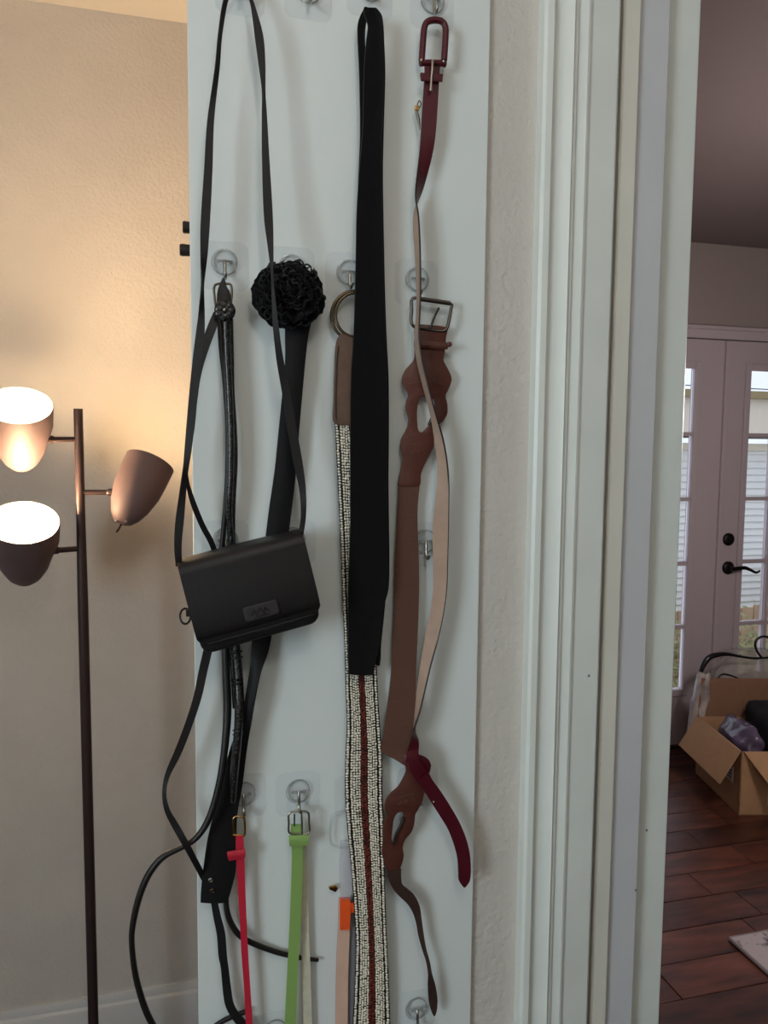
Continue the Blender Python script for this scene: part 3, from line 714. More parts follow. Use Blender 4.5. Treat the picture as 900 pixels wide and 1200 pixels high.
# knot and tail
ribbon('knot', [(472, 894, 474, 884, .026, .026), (480, 899, 482, 883, .030, .030), (490, 903, 493, 885, .031, .031), (498, 905.5, 501, 889, .030, .030), (502.5, 905, 504.5, 896, .028, .028)], .003, 'red_patent', rb, 5, 4, .0004)
ribbon('knot_wrap', [(477, 880, 490, 877, .033, .033), (477, 890, 491, 888, .0345, .0345), (480, 902, 496, 897, .034, .034), (487, 914, 500, 903, .032, .032)], .003, 'red_patent', rb, 5, 4, .0004)
ribbon('tail', [(484, 908, 499, 896, .031, .031), (494, 922, 505, 911, .029, .029), (504, 938, 517, 928, .027, .027), (516, 957, 529, 947, .026, .026), (525, 972, 539, 965, .025, .025), (532, 990, 546.5, 984, .025, .025), (536, 1006, 550.5, 1002, .025, .025), (537, 1020, 551.5, 1019, .025, .025), (537.5, 1031, 550.5, 1031, .025, .025), (541, 1037, 547, 1037, .025, .025), (543, 1039.5, 545, 1039.5, .025, .025)], .0024, RM, rb, 5, 3)
for x_, y_ in ((508, 939.5),): lathe('belt_hole', [(0, 0), (.0011, 0), (.0011, .0006), (0, .0006)], P(x_, y_, .0286), (0, -1, 0), 'cream_back', rb, 8)
# small clasp dangling behind the strap
ck = box('clasp', -.0028, .0028, -.002, .002, -.0032, .0032, 'gold', None, .0008); ck.location = P(488.5, 127, .014)
ck.parent = rb; ck.matrix_parent_inverse = rb.matrix_basis.inverted()
ptube('clasp_spring', [(488, 131, .014), (490, 138, .014), (491, 146, .014), (491.5, 152, .014)], [1.6, 1.9, 1.6, .8], 'pewter', rb, seg=6)
ptube('clasp_link', [(491, 118, .014), (493.5, 121, .014), (492, 126, .014), (489, 124, .014)], .7, 'brass_old', rb, seg=6, sub=3, closed=True)

# ================================================================= BROWN BELT
br = thing('brown_belt', P(505, 355, .012), 'brown belt with scalloped leather loops, elastic webbing and a square pewter buckle', 'belt')
ptube('buckle_frame', [(484, 349.5, .016), (505, 352, .016), (528, 356, .016), (528.5, 362, .016), (526.5, 374, .016), (523, 386, .016), (514, 388, .014), (500, 386, .014), (486, 383, .016), (482, 377, .016), (482.5, 364, .016)], 2.0, 'pewter', br, seg=8, sub=3, closed=True)
ptube('buckle_roller', [(493, 350.5, .017), (511, 353, .017), (527, 355.5, .017)], 2.7, 'pewter', br, seg=10, sub=2)
ptube('prong', [(505, 384, .020), (508, 374, .021), (514.5, 360.5, .021)], 1.3, 'knob_black', br, seg=6)
tabw = [(487, 382), (503, 381), (523, 384), (522.5, 395), (521, 412), (519.5, 422), (524, 431), (528.5, 441), (528.5, 448), (525, 457), (522, 464),
        (524, 474), (524, 484), (520, 492), (513, 499), (509.5, 505), (508.5, 516), (508, 524), (503, 533), (497, 545), (493, 556), (491.5, 569),
        (478, 570), (467, 569), (467, 562), (470.5, 546), (471.5, 536), (469.5, 525), (470, 515), (474, 507), (477.5, 499), (478, 490), (475.5, 480), (476, 470), (478.5, 463),
        (475, 456), (471.5, 449), (471.5, 441), (476, 432), (482.5, 425), (485.5, 418), (486, 400)]
hole = [(493, 466), (500, 464), (506, 466), (509, 473), (508, 482), (505.5, 492), (501, 500), (495, 506), (490.5, 505), (489, 497), (488.5, 484), (489.5, 473)]
plate('scalloped_leather', [tabw, hole], .013, .0035, 'brown_leather', br, .0009, 4)
ribbon('keeper', [(485.5, 399, 524, 402, .0165, .0165), (485.5, 403.5, 524.5, 406, .018, .018), (485.5, 407, 524, 409, .0165, .0165)], .003, 'brown_leather', br, 4)
kn = lathe('keeper_stud', [(0, 0), (.0035, 0), (.0035, .004), (0, .005)], P(525.5, 404, .018), (0, -1, 0), 'brown_leather', br, 10)
ptube('cord', [(508, 482, .0175), (505, 490, .018), (501.5, 498, .0175)], .9, 'knob_black', br, seg=6)
for q in (((478, 452), (488, 448.5), (500, 447.5), (512, 449), (522, 451)), ((503, 443), (507, 439), (511, 443), (507, 446)), ((483.5, 520), (492, 521.5), (501, 520.5)), ((480, 527), (482, 531), (485, 528)), ((489, 528.5), (491, 530), (493, 528.5)), ((496, 528), (498, 531), (496, 533))):
    ptube('stitching', [(x, y, .0150) for x, y in q], .45, 'tab_leather', br, seg=5)
ribbon('elastic_webbing', X((467.5, 492, 566, .0125), (465.5, 489, 600, .0125), (463, 490.5, 650, .0125), (462, 491, 680, .0125), (461.5, 490.5, 710, .0125), (459.5, 489, 750, .0125), (458.5, 487.5, 785, .013), (456, 487, 810, .014), (451.5, 487, 845, .016))+[(449, 866, 487, 870, .018, .018), (446.5, 880, 488, 885, .019, .020), (462, 889.5, 490, 893, .022, .024), (474, 897, 491, 899, .025, .026)], .002, 'elastic', br, 5, 4)
low = [(475, 893), (490, 895), (496, 905), (497, 921), (495.5, 936), (490.5, 948), (487, 955), (486, 966), (483, 976), (476, 985), (473, 995), (474.5, 1005), (472, 1017), (468.5, 1026), (470, 1036),
       (457, 1033), (455, 1024), (451, 1012), (448.5, 1000), (449.5, 988), (449, 976), (450, 965), (453, 956), (451, 948), (452, 938), (457, 930), (466, 922), (472, 912), (475.5, 903)]
hl = [(466, 953), (471, 952), (474, 956), (473, 964), (468, 974), (463.5, 984), (461, 990), (459.5, 985), (460.5, 972), (462, 960)]
plate('looped_leather', [low, hl], .024, .0035, 'brown_leather', br, .0009, 4, fd=lambda x, z: -.008*max(0, min(1, (P(470, 930).z-z)/.1)))
ptube('cord', [(472.5, 958, .027), (469, 968, .027), (464, 978, .026), (461.5, 990, .025)], 1.5, 'knob_black', br, seg=6)
ptube('fold_crease', [(455, 1010, .0185), (460, 1003, .019), (468, 999, .019), (472, 1003, .0185)], .7, 'brown_tail', br, seg=5)
for q in (((467, 936), (474, 933), (486, 930)), ((466, 940), (468, 943), (470, 939)), ((474, 941), (477, 938), (478, 941)), ((482, 939), (485, 936), (486, 939))):
    ptube('stitching', [(x, y, .0262) for x, y in q], .45, 'tab_leather', br, seg=5)
ribbon('tail', [(453, 1020, 470, 1018, .017, .018), (456, 1032, 470, 1028, .017, .018), (461, 1042, 471.5, 1036, .017, .018), (468, 1050, 478, 1042, .017, .018), (477, 1058.5, 485.5, 1049, .017, .018), (483, 1068, 491.5, 1061, .017, .018), (487.5, 1081, 494, 1076, .017, .019), (490.5, 1096, 496, 1093, .016, .020), (495.5, 1113, 499, 1112, .016, .020), (500, 1127, 503, 1127, .017, .021), (501.5, 1140, 506, 1140, .018, .020), (501.5, 1155, 510, 1154, .018, .018), (502.5, 1172, 512.5, 1171, .018, .018), (505.5, 1185, 511.5, 1184, .018, .018), (508, 1190, 509.5, 1190, .018, .018)], .0024, 'brown_tail', br, 5, 3)

# ================================================================= FLOWER SASH
fs = thing('flower_sash', P(341, 330, .015), 'wide black satin sash topped with a large ruffled black fabric flower', 'sash')
ribbon('band', X((334, 366, 372, .018), (334, 361, 395, .018), (334, 357.5, 425, .017), (330, 353.5, 470, .016), (326.5, 350.5, 505, .016), (322, 347, 550, .015), (315.5, 342, 595, .014), (310, 336, 640, .013), (304, 328, 690, .013), (297, 320, 735, .014), (294.5, 314, 765, .016), (292.5, 305, 790, .018, .026), (287.5, 298.5, 820, .018, .028), (280, 294.5, 848, .018, .024), (269, 289, 880, .017), (258, 284, 920, .016), (250, 278, 955, .016), (243, 277, 985, .016), (238, 276, 1020, .016), (235.5, 270, 1045, .016), (235, 266, 1057, .016)), .003, 'black_satin', fs, 5, 5, .002)
sn = []
for x_, y_, mt_ in ((247, 1031, 'chrome'), (249, 1043.5, 'brass_old')):
    lathe('snap', [(0, 0), (.0032, 0), (.003, .001), (.0022, .0014), (.0018, .001), (0, .0012)], P(x_, y_, .0195), (0, -1, 0), mt_, fs, 14)
ribbon('tie', [(247, 1056, 255, 1056, .013, .013), (250, 1075, 259, 1074, .013, .013), (254, 1095, 264, 1094, .013, .013), (256, 1120, 266, 1119, .013, .013), (259, 1136, 268, 1136, .014, .012), (261, 1160, 271, 1159, .013, .013), (264, 1178, 274, 1176, .013, .013), (271, 1192, 280, 1187, .013, .013), (280, 1204, 288, 1196, .013, .013), (292, 1220, 299, 1212, .013, .013)], .0018, 'black_strap', fs, 5, 2)
# flower: ruffled petals laid in rings over a low dome
def petal_mesh(seed, size, waves):
    rnd = random.Random(seed); v, f = [], []; nu, nv = 11, 4; ph = rnd.random()*6
    for j in range(nv+1):
        t = j/nv
        for i in range(nu+1):
            u = i/nu*2-1; wdt = size*(.35+.75*t**.8)
            x = u*wdt*.62*(1-.12*u*u*t); yv = size*t*(1-.20*u*u)+rnd.uniform(-.0006, .0006)
            zv = .30*size*t*t+.13*size*t*sin(u*waves+ph)+.06*size*t*sin(u*waves*2.3+ph*2)
            v.append((x, yv, zv))
    for j in range(nv):
        for i in range(nu): a = j*(nu+1)+i; f.append((a, a+1, a+nu+2, a+nu+1))
    me = bpy.data.meshes.new('petal'); me.from_pydata(v, [], f); me.materials.append(M['black_cloth']); me.shade_smooth(); return me
fc = P(337, 347, .018)
pm = [petal_mesh(s, .026, 5+s % 3*1.6) for s in range(4)]
fdm = lathe('flower_base', [(0, 0), (.030, 0), (.034, .006), (.030, .016), (.018, .024), (0, .027)], fc, (0, -1, 0), 'black_cloth', fs, 20)
for ring_, (cnt, rad, lift, tiltp, sc_) in enumerate(((17, .017, .004, 10, 1.0), (15, .013, .010, 26, .95), (12, .009, .016, 42, .85), (8, .005, .022, 58, .7), (5, .002, .025, 74, .55))):
    for i in range(cnt):
        a = 2*pi*(i+.5*(ring_ % 2))/cnt+random.uniform(-.12, .12)
        o = bpy.data.objects.new('petal', pm[(i+ring_) % 4]); COL.objects.link(o)
        md = o.modifiers.new('thick', 'SOLIDIFY'); md.thickness = .0009
        out = Vector((cos(a), 0, sin(a))); fwd = Vector((0, -1, 0)); tt = radians(tiltp+random.uniform(-10, 10))
        yax = (out*cos(tt)+fwd*sin(tt)).normalized(); zax = (fwd*cos(tt)-out*sin(tt)).normalized(); xax = yax.cross(zax)
        mm = Matrix((xax, yax, zax)).transposed().to_4x4(); mm.translation = fc+out*rad+fwd*lift
        s_ = sc_*random.uniform(.85, 1.12)*(.92 if sin(a) > 0 else 1.05)
        o.parent = fs; o.matrix_parent_inverse = fs.matrix_basis.inverted(); o.matrix_basis = mm @ Matrix.Diagonal((s_, s_, s_, 1))
# curled ruffle edges standing out round the rim and across the face
for i in range(58):
    a = 2*pi*i/58+random.uniform(-.08, .08); rr = random.uniform(.030, .0385)*(1.07 if -.3 < a < .9 or a > 6.0 else 1)*(1.05 if 3.5 < a < 4.0 else 1)*(.88 if 2.5 < a < 3.1 else 1)
    cq = fc+Vector((cos(a)*rr, -random.uniform(.002, .020), sin(a)*rr)); q_ = random.uniform(.0030, .0068); st_ = random.uniform(0, 6); tl = random.uniform(-.5, .5)
    tube('curl', [cq+Vector((cos(st_+k*.9)*q_*(1-.06*k), tl*sin(st_+k*.9)*q_-.0008*k, sin(st_+k*.9)*q_*(1-.06*k))) for k in range(7)], [.0007, .0010, .0011, .0011, .0010, .0009, .0006], 'black_satin', fs, 5, 2, flat=2.0)
for i in range(26):
    a = random.uniform(0, 2*pi); rr = .027*sqrt(random.random()); hgt = .040-.45*rr
    cq = fc+Vector((cos(a)*rr, -hgt, sin(a)*rr)); q_ = random.uniform(.004, .0075); st_ = random.uniform(0, 6)
    tube('curl', [cq+Vector((cos(st_+k*.7)*q_, .004*sin(k*1.1), sin(st_+k*.7)*q_)) for k in range(6)], .0009, 'black_satin', fs, 5, 2, flat=2.6)
# ================================================================= SHINY BLACK BELT
sb = thing('patent_belt', P(263, 330, .015), 'glossy black multi strand belt with rosette stud and long loose cord ends', 'belt')
ptube('buckle_frame', [(252, 334, .022), (266, 332.5, .022), (271, 335, .022), (271.5, 348, .022), (269, 361, .022), (262, 363, .022), (254, 361, .022), (251.5, 348, .022)], 1.3, 'brass_old', sb, seg=8, sub=3, closed=True)
plate('buckle_tab', [[(256, 337), (262, 325), (266, 337), (270, 345), (270, 372), (256, 372), (254, 350)]], .022, .004, 'black_leather', sb, .0008, 3)
ros = lathe('rosette', [(0, 0), (.012, 0), (.0125, .003), (.010, .006), (.0085, .0045), (.007, .007), (.004, .006), (0, .006)], P(263.5, 364.5, .026), (0, -1, 0), 'patent_black', sb, 20)
for i in range(7):
    a = 2*pi*i/7; c = P(263.5+8.3*cos(a), 364.5+8.3*sin(a), .030)
    lathe('rosette_petal', [(0, -.001), (.0042, 0), (.0038, .0022), (.0018, .003), (0, .0026)], c, (.3*cos(a), -1, -.3*sin(a)), 'patent_black', ros, 10)
lathe('stud', [(0, 0), (.0026, 0), (.0026, .0022), (.0018, .0034), (0, .004)], P(263.3, 363.5, .0328), (0, -1, 0), 'chrome', ros, 12)
ptube('strand', [(258, 374, .020), (260, 410, .020), (264, 450, .020), (267, 500, .020), (267, 545, .020), (265.5, 580, .019), (262, 620, .016), (259.5, 650, .014), (260, 690, .012), (263, 740, .013), (265, 790, .016), (266.5, 830, .020), (264.5, 865, .026), (259.5, 905, .031), (252, 938, .033), (243, 963, .034), (230, 982, .034), (213, 993, .034), (190, 1005, .034), (173, 1027, .034), (162, 1055, .034), (155.5, 1085, .034), (154.5, 1105, .034), (157.5, 1135, .034), (163, 1160, .034), (172, 1187, .034), (184, 1210, .034)],
      [3.6, 3.4, 3.2, 3.0, 3.0, 3.0, 3.0, 3.2, 3.4, 4.0, 4.6, 4.8, 4.4, 4.0, 3.9, 3.9, 3.6, 3.2, 3.9, 4.0, 3.8, 3.4, 3.2, 3.4, 3.6, 3.8, 3.8], 'cord_black', sb, seg=8, sub=5)
ptube('strand', [(264.5, 374, .025), (266.5, 420, .025), (269, 470, .025), (270.5, 520, .026), (270, 560, .026), (268.5, 600, .023), (271, 640, .015), (272, 690, .012), (275, 745, .014), (279, 790, .020), (280.5, 830, .027), (278.5, 865, .029), (275, 900, .027), (272.5, 940, .025)],
      [4.2, 4.2, 4.2, 4.0, 3.8, 3.6, 4.0, 4.4, 5.0, 5.6, 5.6, 5.2, 5.0, 3.5], 'patent_black', sb, seg=10, sub=5)
ptube('strand', [(270, 374, .021), (271, 420, .021), (272, 460, .021), (274.5, 500, .020), (275.5, 540, .019), (273.5, 580, .018), (272.5, 615, .015), (273.5, 650, .013), (273, 700, .011), (271.5, 750, .012), (273.5, 790, .014), (275, 830, .017)],
      [3.2, 3.2, 3.0, 3.0, 3.2, 3.2, 3.2, 3.2, 3.2, 3.4, 3.4, 2.6], 'patent_black', sb, seg=8, sub=5)
for yy in (764, 771, 797, 802, 855, 860):                # binding wraps on the twisted strands
    cx_ = 276.5+(yy-764)*.03; ptube('binding', [(cx_-6, yy+1, .022), (cx_, yy, .032 if yy > 790 else .026), (cx_+7, yy-1, .022)], 1.2, 'patent_black', sb, seg=6)
# flat side strap: leaves the buckle, crosses behind the bag, hangs to the left and tucks behind the sash
ribbon('side_strap', [(250, 366, 258, 368, .019, .019), (244, 380, 254, 384, .022, .022), (236, 402, 245, 408, .028, .028), (228, 430, 237, 434, .034, .034), (224, 460, 232, 462, .036, .036), (220, 500, 228, 502, .037, .038), (215.5, 540, 221, 541, .038, .040), (217, 565, 221, 563, .038, .036), (223, 590, 229, 587, .032, .032), (234, 617, 240, 614, .024, .024), (247, 643, 253, 640, .016, .016), (255, 680, 262, 680, .010, .010), (249, 720, 258, 722, .012, .012), (240, 755, 250, 757, .018, .018), (233, 785, 243, 787, .024, .024), (227, 815, 236, 818, .030, .030), (216, 850, 224, 854, .034, .034), (204.5, 880, 212, 884, .036, .036), (193.5, 907, 199, 910, .036, .037), (190.5, 930, 194.5, 930, .036, .038), (193, 950, 198.5, 947.5, .037, .038), (202.5, 970, 209, 966, .037, .038), (215, 992, 221.5, 988, .039, .040), (228, 1016, 234, 1012, .030, .030), (238, 1034, 244, 1030, .008, .008), (252, 1050, 258, 1046, .008, .008)], .0022, 'black_leather', sb, 5, 2)
ptube('cord_end', [(268, 1020, .010), (265, 1050, .010), (266.5, 1070, .012), (273, 1086, .012), (283, 1098, .011), (300, 1107, .008), (325, 1116, .007), (350, 1122, .006), (373, 1125, .006)], [3, 3.2, 3.4, 3.6, 3.6, 3.4, 3.2, 2.8, 2.2], 'cord_black', sb, seg=8, sub=5)
ptube('cord_end', [(246, 1206, .010), (262, 1196, .009), (278, 1189, .008), (290, 1185, .008)], [2.6, 3, 3, 2.6], 'cord_black', sb, seg=8)

# ================================================================= PINK, GREEN, PEACH BELTS
pk = thing('pink_belt', P(283, 955, .012), 'narrow pink patent belt with a small gold buckle, half behind the black sash', 'belt')
ptube('buckle_frame', [(274, 958, .018), (282, 956.5, .018), (286, 958, .018), (287, 966, .018), (287, 976, .018), (285, 980, .018), (276, 980, .018), (273.5, 970, .018)], 1.3, 'gold', pk, seg=8, sub=3, closed=True)
ptube('buckle_bar', [(273, 978.5, .019), (285, 978.5, .019)], 1.2, 'gold', pk)
ribbon('strap', X((276.5, 285, 979, .020), (276, 285.5, 990, .020), (277, 286.5, 1010, .019), (278.5, 287.5, 1040, .018), (281, 289, 1080, .018), (283, 291, 1120, .018), (286, 293.5, 1160, .018), (288, 296, 1200, .018), (289.5, 297, 1230, .018)), .0022, 'pink_patent', pk, 5, 2)
ribbon('keeper', [(266, 998, 287, 994.5, .024, .023), (266.5, 1003, 287.5, 1000, .0255, .0245), (268, 1008, 287, 1004.5, .024, .023)], .003, 'pink_patent', pk, 4)
gb = thing('green_belt', P(350, 950, .012), 'narrow light green belt with silver double buckle and cream back', 'belt')
ptube('buckle_frame', [(339, 953, .020), (350, 950.5, .020), (361, 952, .020), (362, 963, .020), (362, 976, .020), (350, 977, .019), (339, 976, .020), (338.5, 965, .020)], 1.3, 'chrome', gb, seg=8, sub=3, closed=True)
ptube('buckle_bar', [(353.5, 951, .021), (354, 977, .021)], 1.2, 'chrome', gb)
ptube('prong', [(345, 954, .022), (345, 968, .0225)], 1.0, 'brass_old', gb)
ribbon('strap', X((341, 353, 966, .017), (341, 354.5, 985, .017), (342, 355, 1005, .016), (341, 354, 1040, .016), (339, 352, 1090, .016), (337, 349.5, 1130, .016), (334.5, 347.5, 1180, .016), (332.5, 346, 1230, .016)), .0022, 'green_patent', gb, 5, 2)
ribbon('keeper', [(338.5, 979, 361.5, 978, .0215, .0215), (338.5, 985, 361.5, 984, .023, .023), (339, 991, 361, 990, .0215, .0215)], .003, 'green_patent', gb, 4)
ribbon('back_strand', X((352, 359.5, 985, .010), (353, 360, 1010, .009), (352.5, 361, 1050, .008), (353, 362, 1090, .008), (353.5, 363.5, 1130, .008), (355, 365, 1180, .008), (356, 366.5, 1230, .008)), .002, 'cream_back', gb, 5, 2)
pb = thing('peach_belt', P(400, 955, .008), 'narrow peach belt with clear buckle and bright orange keeper, beside the beaded belt', 'belt')
ptube('buckle_frame', [(388, 962, .008), (391, 955, .008), (399, 952, .008), (408, 951, .008), (414, 958, .008), (414, 985, .008), (405, 993, .008), (392, 991, .008), (387, 984, .008)], 1.3, 'clear_edge', pb, seg=8, sub=3, closed=True)
ribbon('clear_tip', X((399, 414, 985, .006), (397.5, 413, 1010, .006), (398, 412, 1035, .006), (399, 411, 1056, .006)), .0015, 'vinyl', pb, 4, 2)
ribbon('strap', X((397, 409.5, 1052, .008), (396, 409.5, 1090, .008), (394.5, 408.5, 1120, .008), (393.5, 407.5, 1160, .008), (393, 407, 1230, .008)), .0022, ['peach', 'peach', 'pink_patent'], pb, 5, 2)
ribbon('keeper', X((398.5, 410, 1054, .0115), (398.5, 410.5, 1072, .0125), (398.5, 409.5, 1089, .0115)), .003, 'orange_plastic', pb, 4)
plate('keeper_end', [[(409, 1058), (416, 1058), (416.5, 1068), (410, 1070)]], .010, .004, 'orange_plastic', pb, .0006, 1)
ribbon('grey_underside', X((407, 417, 1050, .004), (408, 418, 1100, .004), (407.5, 416, 1150, .004), (407, 416, 1230, .004)), .0016, 'grey_strap', pb, 4, 2)
plate('gold_toggle', [[(385, 1039), (393, 1037), (396, 1041), (393, 1045), (386, 1042)]], .006, .003, 'gold', pb, .0005, 1)

# ================================================================= FLOOR LAMP
LY = 1.79
def LP(x, y, dy=0.0): return U(x, y, LY+dy)
ptop = LP(91.5, 479); pbot = Vector((LP(105, 1000).x, LY, -.006))
lamp = thing('floor_lamp', pbot, 'dark bronze floor lamp with three tilted bell shades', 'lamp')
pr = .0102
lathe('pole', [(0, 0), (pr*1.12, 0), (pr*1.1, (ptop-pbot).length-.42), (pr*1.05, (ptop-pbot).length-.36), (pr*.94, (ptop-pbot).length-.24), (pr*.94, (ptop-pbot).length), (0, (ptop-pbot).length)], pbot, ptop-pbot, 'lamp_pole', lamp, 20)
lathe('base', [(0, .0), (.13, .0), (.13, .012), (.11, .022), (.02, .03), (.014, .05), (0, .05)], pbot, (0, 0, 1), 'lamp_pole', lamp, 36)
LCOL = (1.0, .68, .38)
def shade(open_c, axis, R, L, joint, power, tip_switch=False):
    """open_c: centre of the mouth; axis points out of the mouth"""
    ax = Vector(axis).normalized(); o = Vector(open_c)-ax*L
    prof = [(.0, 0), (.012, .0012), (.022, .006), (.034, .020), (.046, .045), (.055, .080), (R-.001, L*.72), (R, L), (R-.0015, L+.0008), (R-.003, L), (R-.004, L*.72), (.052, .080), (.043, .046), (.031, .024), (.015, .012), (0, .010)]
    k = L/.155
    prof = [(r_*(R/.062), h_*k if h_ < .1 else h_) for r_, h_ in prof]
    s = lathe('shade', prof[:9], o, ax, 'lamp_metal', lamp, 36)
    s2 = lathe('lining', prof[8:], o, ax, 'lamp_lining', s, 36)
    b = lathe('bulb', [(0, .0), (.012, .004), (.014, .03), (.022, .05), (.029, .07), (.028, .085), (.018, .099), (0, .104)], o+ax*.018, ax, 'bulb_glow', lamp, 20)
    l = bpy.data.lights.new('bulb_light', 'POINT'); l.energy = power; l.color = LCOL; l.shadow_soft_size = .03
    lo_ = bpy.data.objects.new('bulb_light', l); COL.objects.link(lo_); lo_.location = o+ax*(L-.012)
    lo_.parent = lamp; lo_.matrix_parent_inverse = lamp.matrix_basis.inverted()
    q = Vector(joint[1]); pj = Vector(joint[0])
    a = tube('arm', [pj, pj.lerp(q, .5), q], .0062, 'lamp_pole', lamp, 10, 2)
    lathe('joint', [(0, -.004), (.0085, -.004), (.0085, .006), (.006, .010), (0, .011)], q, (pj-q), 'lamp_pole', lamp, 14)
    if tip_switch:
        tube('switch', [o+ax*.004, o-ax*.012, o-ax*.016+Vector((-.004, 0, -.004))], .0022, 'knob_black', lamp, 8, 2)
        for sx_ in (-.010, .012): lathe('screw', [(0, 0), (.0042, 0), (.003, .002), (0, .003)], o+ax*.007+rt*sx_-fw*.012, (-fw*.5-ax).normalized(), 'chrome', lamp, 12)
    return o
def vdir(x, y, z): return rt*x+up*y-fw*z          # right, up, toward the viewer
vy = Vector((0, 0, 1))
def tilt(mouth, apex):
    d = mouth-apex; return d, d.length
o1 = LP(22, 475, -.06); d_, L_ = tilt(o1, LP(25.5, 548, .04))
shade(o1, d_, .064, L_, (LP(88, 515), LP(58, 515, -.02)), 14.5)
o2 = LP(28, 612, -.06); d_, L_ = tilt(o2, LP(29, 681, .035))
shade(o2, d_, .066, L_, (LP(93, 643), LP(64, 645, -.02)), 14.5)
o3 = LP(176, 542, .03); d_, L_ = tilt(o3, LP(142, 614, -.03))
shade(o3, d_, .0585, L_, (LP(98, 577), LP(131, 577)), 2.3, True)

# ================================================================= FAR ROOM THINGS
# open cardboard box, square to the camera axis
C0 = UZ(865, 956, 0); C0.z = .0
ba = Vector((cos(YAW-.02), -sin(YAW-.02), 0)); bf = Vector((sin(YAW-.02), cos(YAW-.02), 0))
cb = thing('cardboard_box', C0, 'open cardboard box on the wooden floor with its flaps folded out', 'box')
BW_, BL_, BH_ = .50, .44, .285; tk = .006
def BP(a, b, z): return C0+ba*a+bf*b+Vector((0, 0, z+.001))
def slab(name, p, q, r_, s_, mats, parent, off):
    v = [p, q, r_, s_]; off = Vector(off); v = v+[x+off for x in v]
    return mesh(name, v, [(0, 1, 2, 3), (4, 7, 6, 5), (0, 4, 5, 1), (1, 5, 6, 2), (2, 6, 7, 3), (3, 7, 4, 0)], mats, parent, False)
slab('bottom', BP(0, 0, 0), BP(BW_, 0, 0), BP(BW_, BL_, 0), BP(0, BL_, 0), 'cardboard', cb, (0, 0, tk))
fs1 = slab('side', BP(0, 0, 0), BP(0, BL_, 0), BP(0, BL_, BH_), BP(0, 0, BH_), 'cardboard', cb, ba*tk)
fs2 = slab('side', BP(0, 0, 0), BP(BW_, 0, 0), BP(BW_, 0, BH_), BP(0, 0, BH_), 'cardboard', cb, bf*tk)
slab('side', BP(BW_, 0, 0), BP(BW_, BL_, 0), BP(BW_, BL_, BH_), BP(BW_, 0, BH_), 'cardboard', cb, -ba*tk)
slab('side', BP(0, BL_, 0), BP(BW_, BL_, 0), BP(BW_, BL_, BH_), BP(0, BL_, BH_), 'cardboard', cb, -bf*tk)
u1 = (-ba*.085+Vector((0, 0, -.145)))
slab('flap', BP(-.001, 0.0, BH_), BP(-.001, BL_, BH_), BP(-.001, BL_, BH_)+u1, BP(-.001, 0, BH_)+u1, 'cardboard', cb, Vector((-.004, 0, .003)))
u2 = (-bf*.085+Vector((0, 0, -.135)))
slab('flap', BP(.01, 0, BH_), BP(BW_-.01, 0, BH_), BP(BW_-.06, 0, BH_)+u2, BP(.10, 0, BH_)+u2, 'cardboard', cb, -bf*.004+Vector((0, 0, .003)))
u3 = (bf*.02+Vector((0, 0, .185)))
slab('flap', BP(.0, BL_, BH_), BP(BW_, BL_, BH_), BP(BW_, BL_, BH_)+u3, BP(.02, BL_, BH_)+u3, 'card_dark', cb, bf*.004)
lb = slab('label', BP(-.001, .06, .12), BP(-.001, .19, .12), BP(-.001, .19, .19), BP(-.001, .06, .19), 'label_white', cb, -ba*.001)
for zz in (.135, .15, .165): slab('print_line', BP(-.0025, .075, zz), BP(-.0025, .165, zz), BP(-.0025, .165, zz+.005), BP(-.0025, .075, zz+.005), 'label_ink', lb, -ba*.0004)
slab('label', BP(.125, -.001, .05), BP(.27, -.001, .05), BP(.27, -.001, .16), BP(.125, -.001, .16), 'label_white', cb, -bf*.001)
def blob(name, c, rx, ry, rz, mats, label, cat, parent=None, rough=.12, seed=1, rot=0.0, sq=2.6):
    rnd = random.Random(seed); bm = bmesh.new(); bmesh.ops.create_icosphere(bm, subdivisions=4, radius=1)
    ph = [rnd.uniform(0, 6) for _ in range(9)]
    for v in bm.verts:
        p = v.co.copy(); k = (abs(p.x)**sq+abs(p.y)**sq+abs(p.z)**sq)**(-1/sq)
        wv = 1+rough*(sin(5*p.x+ph[0])*sin(4*p.y+ph[1])+.6*sin(9*p.z+ph[2]+3*p.x)+.4*sin(14*p.y+ph[3]+5*p.z))
        q = p*k*wv; v.co = Vector((q.x*rx, q.y*ry, q.z*rz))
    me = bpy.data.meshes.new(name); bm.to_mesh(me); bm.free()
    o = link(name, me, mats, None, True); o.location = c; o.rotation_euler = (0, rot, -YAW)
    if parent: o.parent = parent; o.matrix_parent_inverse = parent.matrix_basis.inverted()
    else: tag(o, label, cat)
    return o
pw = blob('wrapped_bundle', BP(.098, .21, .235), .062, .15, .115, 'purple_wrap', 'purple clothing bundle in shiny clear wrap inside the box', 'bundle', rough=.09, seed=3, rot=.2)
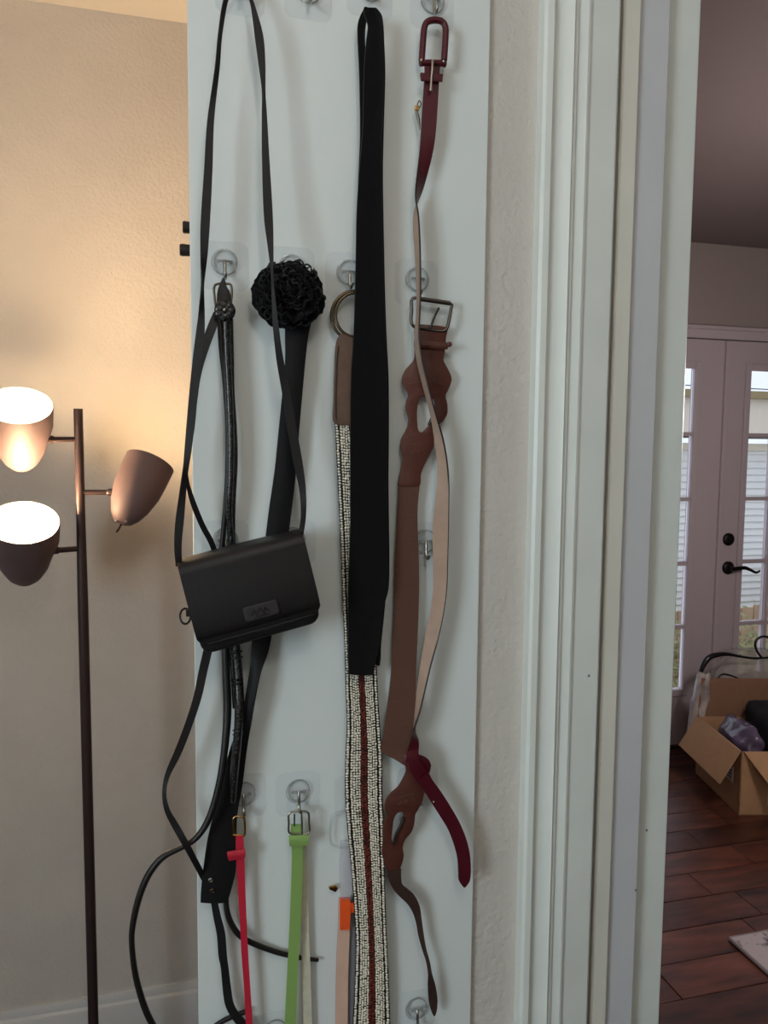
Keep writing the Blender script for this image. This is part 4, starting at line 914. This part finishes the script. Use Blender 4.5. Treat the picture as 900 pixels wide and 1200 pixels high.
dk = blob('folded_garment', BP(.335, .22, .265), .145, .18, .135, 'dark_fabric', 'folded black garment filling the cardboard box', 'clothing', rough=.03, seed=5, sq=7)
# clear zip bag behind the box
bgc = U(880, 800, 3.31)
zb = thing('storage_bag', (bgc.x, 3.31, 0), 'bulky clear plastic storage bag with black piping behind the cardboard box', 'bag')
blob('body', (bgc.x+.12, 3.30, .28), .33, .10, .26, 'wrap_plastic', '', '', zb, .05, 9, 0, 5)
blob('contents', (bgc.x+.10, 3.30, .22), .28, .075, .20, 'bag_stuffing', '', '', zb, .08, 11, 0, 4)
zp = lambda x, y, Y=3.21: U(x, y, Y)
tube('piping', [zp(819, 800), zp(821, 788), zp(826, 776), zp(834, 769), zp(850, 766.5), zp(866, 769), zp(884, 771.5), zp(905, 770)], [.007, .010, .014, .014, .010, .007, .006, .006], 'piping_black', zb)
tube('piping', [zp(841, 802), zp(842, 794), zp(848, 790), zp(860, 793), zp(876, 799), zp(895, 800)], .0045, 'piping_black', zb)
tube('handle', [zp(892, 770), zp(886.5, 762), zp(885, 754), zp(888.5, 748), zp(897, 746), zp(910, 752), zp(916, 770)], .006, 'piping_black', zb)
pc = blob('plastic_bag', U(820, 828, 3.18), .042, .04, .17, 'white_plastic', 'crumpled whitish plastic bag squeezed beside the cardboard box', 'bag', rough=.12, seed=21, rot=.12)
# rug corner
q0 = UZ(855, 1101, .004)
rg = thing('area_rug', q0, 'pale grey speckled rug on the dark wooden floor', 'rug')
rw, rl = 1.5, 1.2
v, f = boxvf(0, rw, -rl, 0, -.002, .008)
o = mesh('pile', [q0+Vector((a, b, c)) for a, b, c in v], f, 'rug_weave', rg, False)
for i, (a, b) in enumerate((((0, 0), (rw, 0)), ((0, 0), (0, -rl)), ((rw, 0), (rw, -rl)), ((0, -rl), (rw, -rl)))):
    tube('binding', [q0+Vector((a[0], a[1], .003)), q0+Vector(((a[0]+b[0])/2, (a[1]+b[1])/2, .003)), q0+Vector((b[0], b[1], .003))], .006, 'rug_edge', rg, 6, 1)
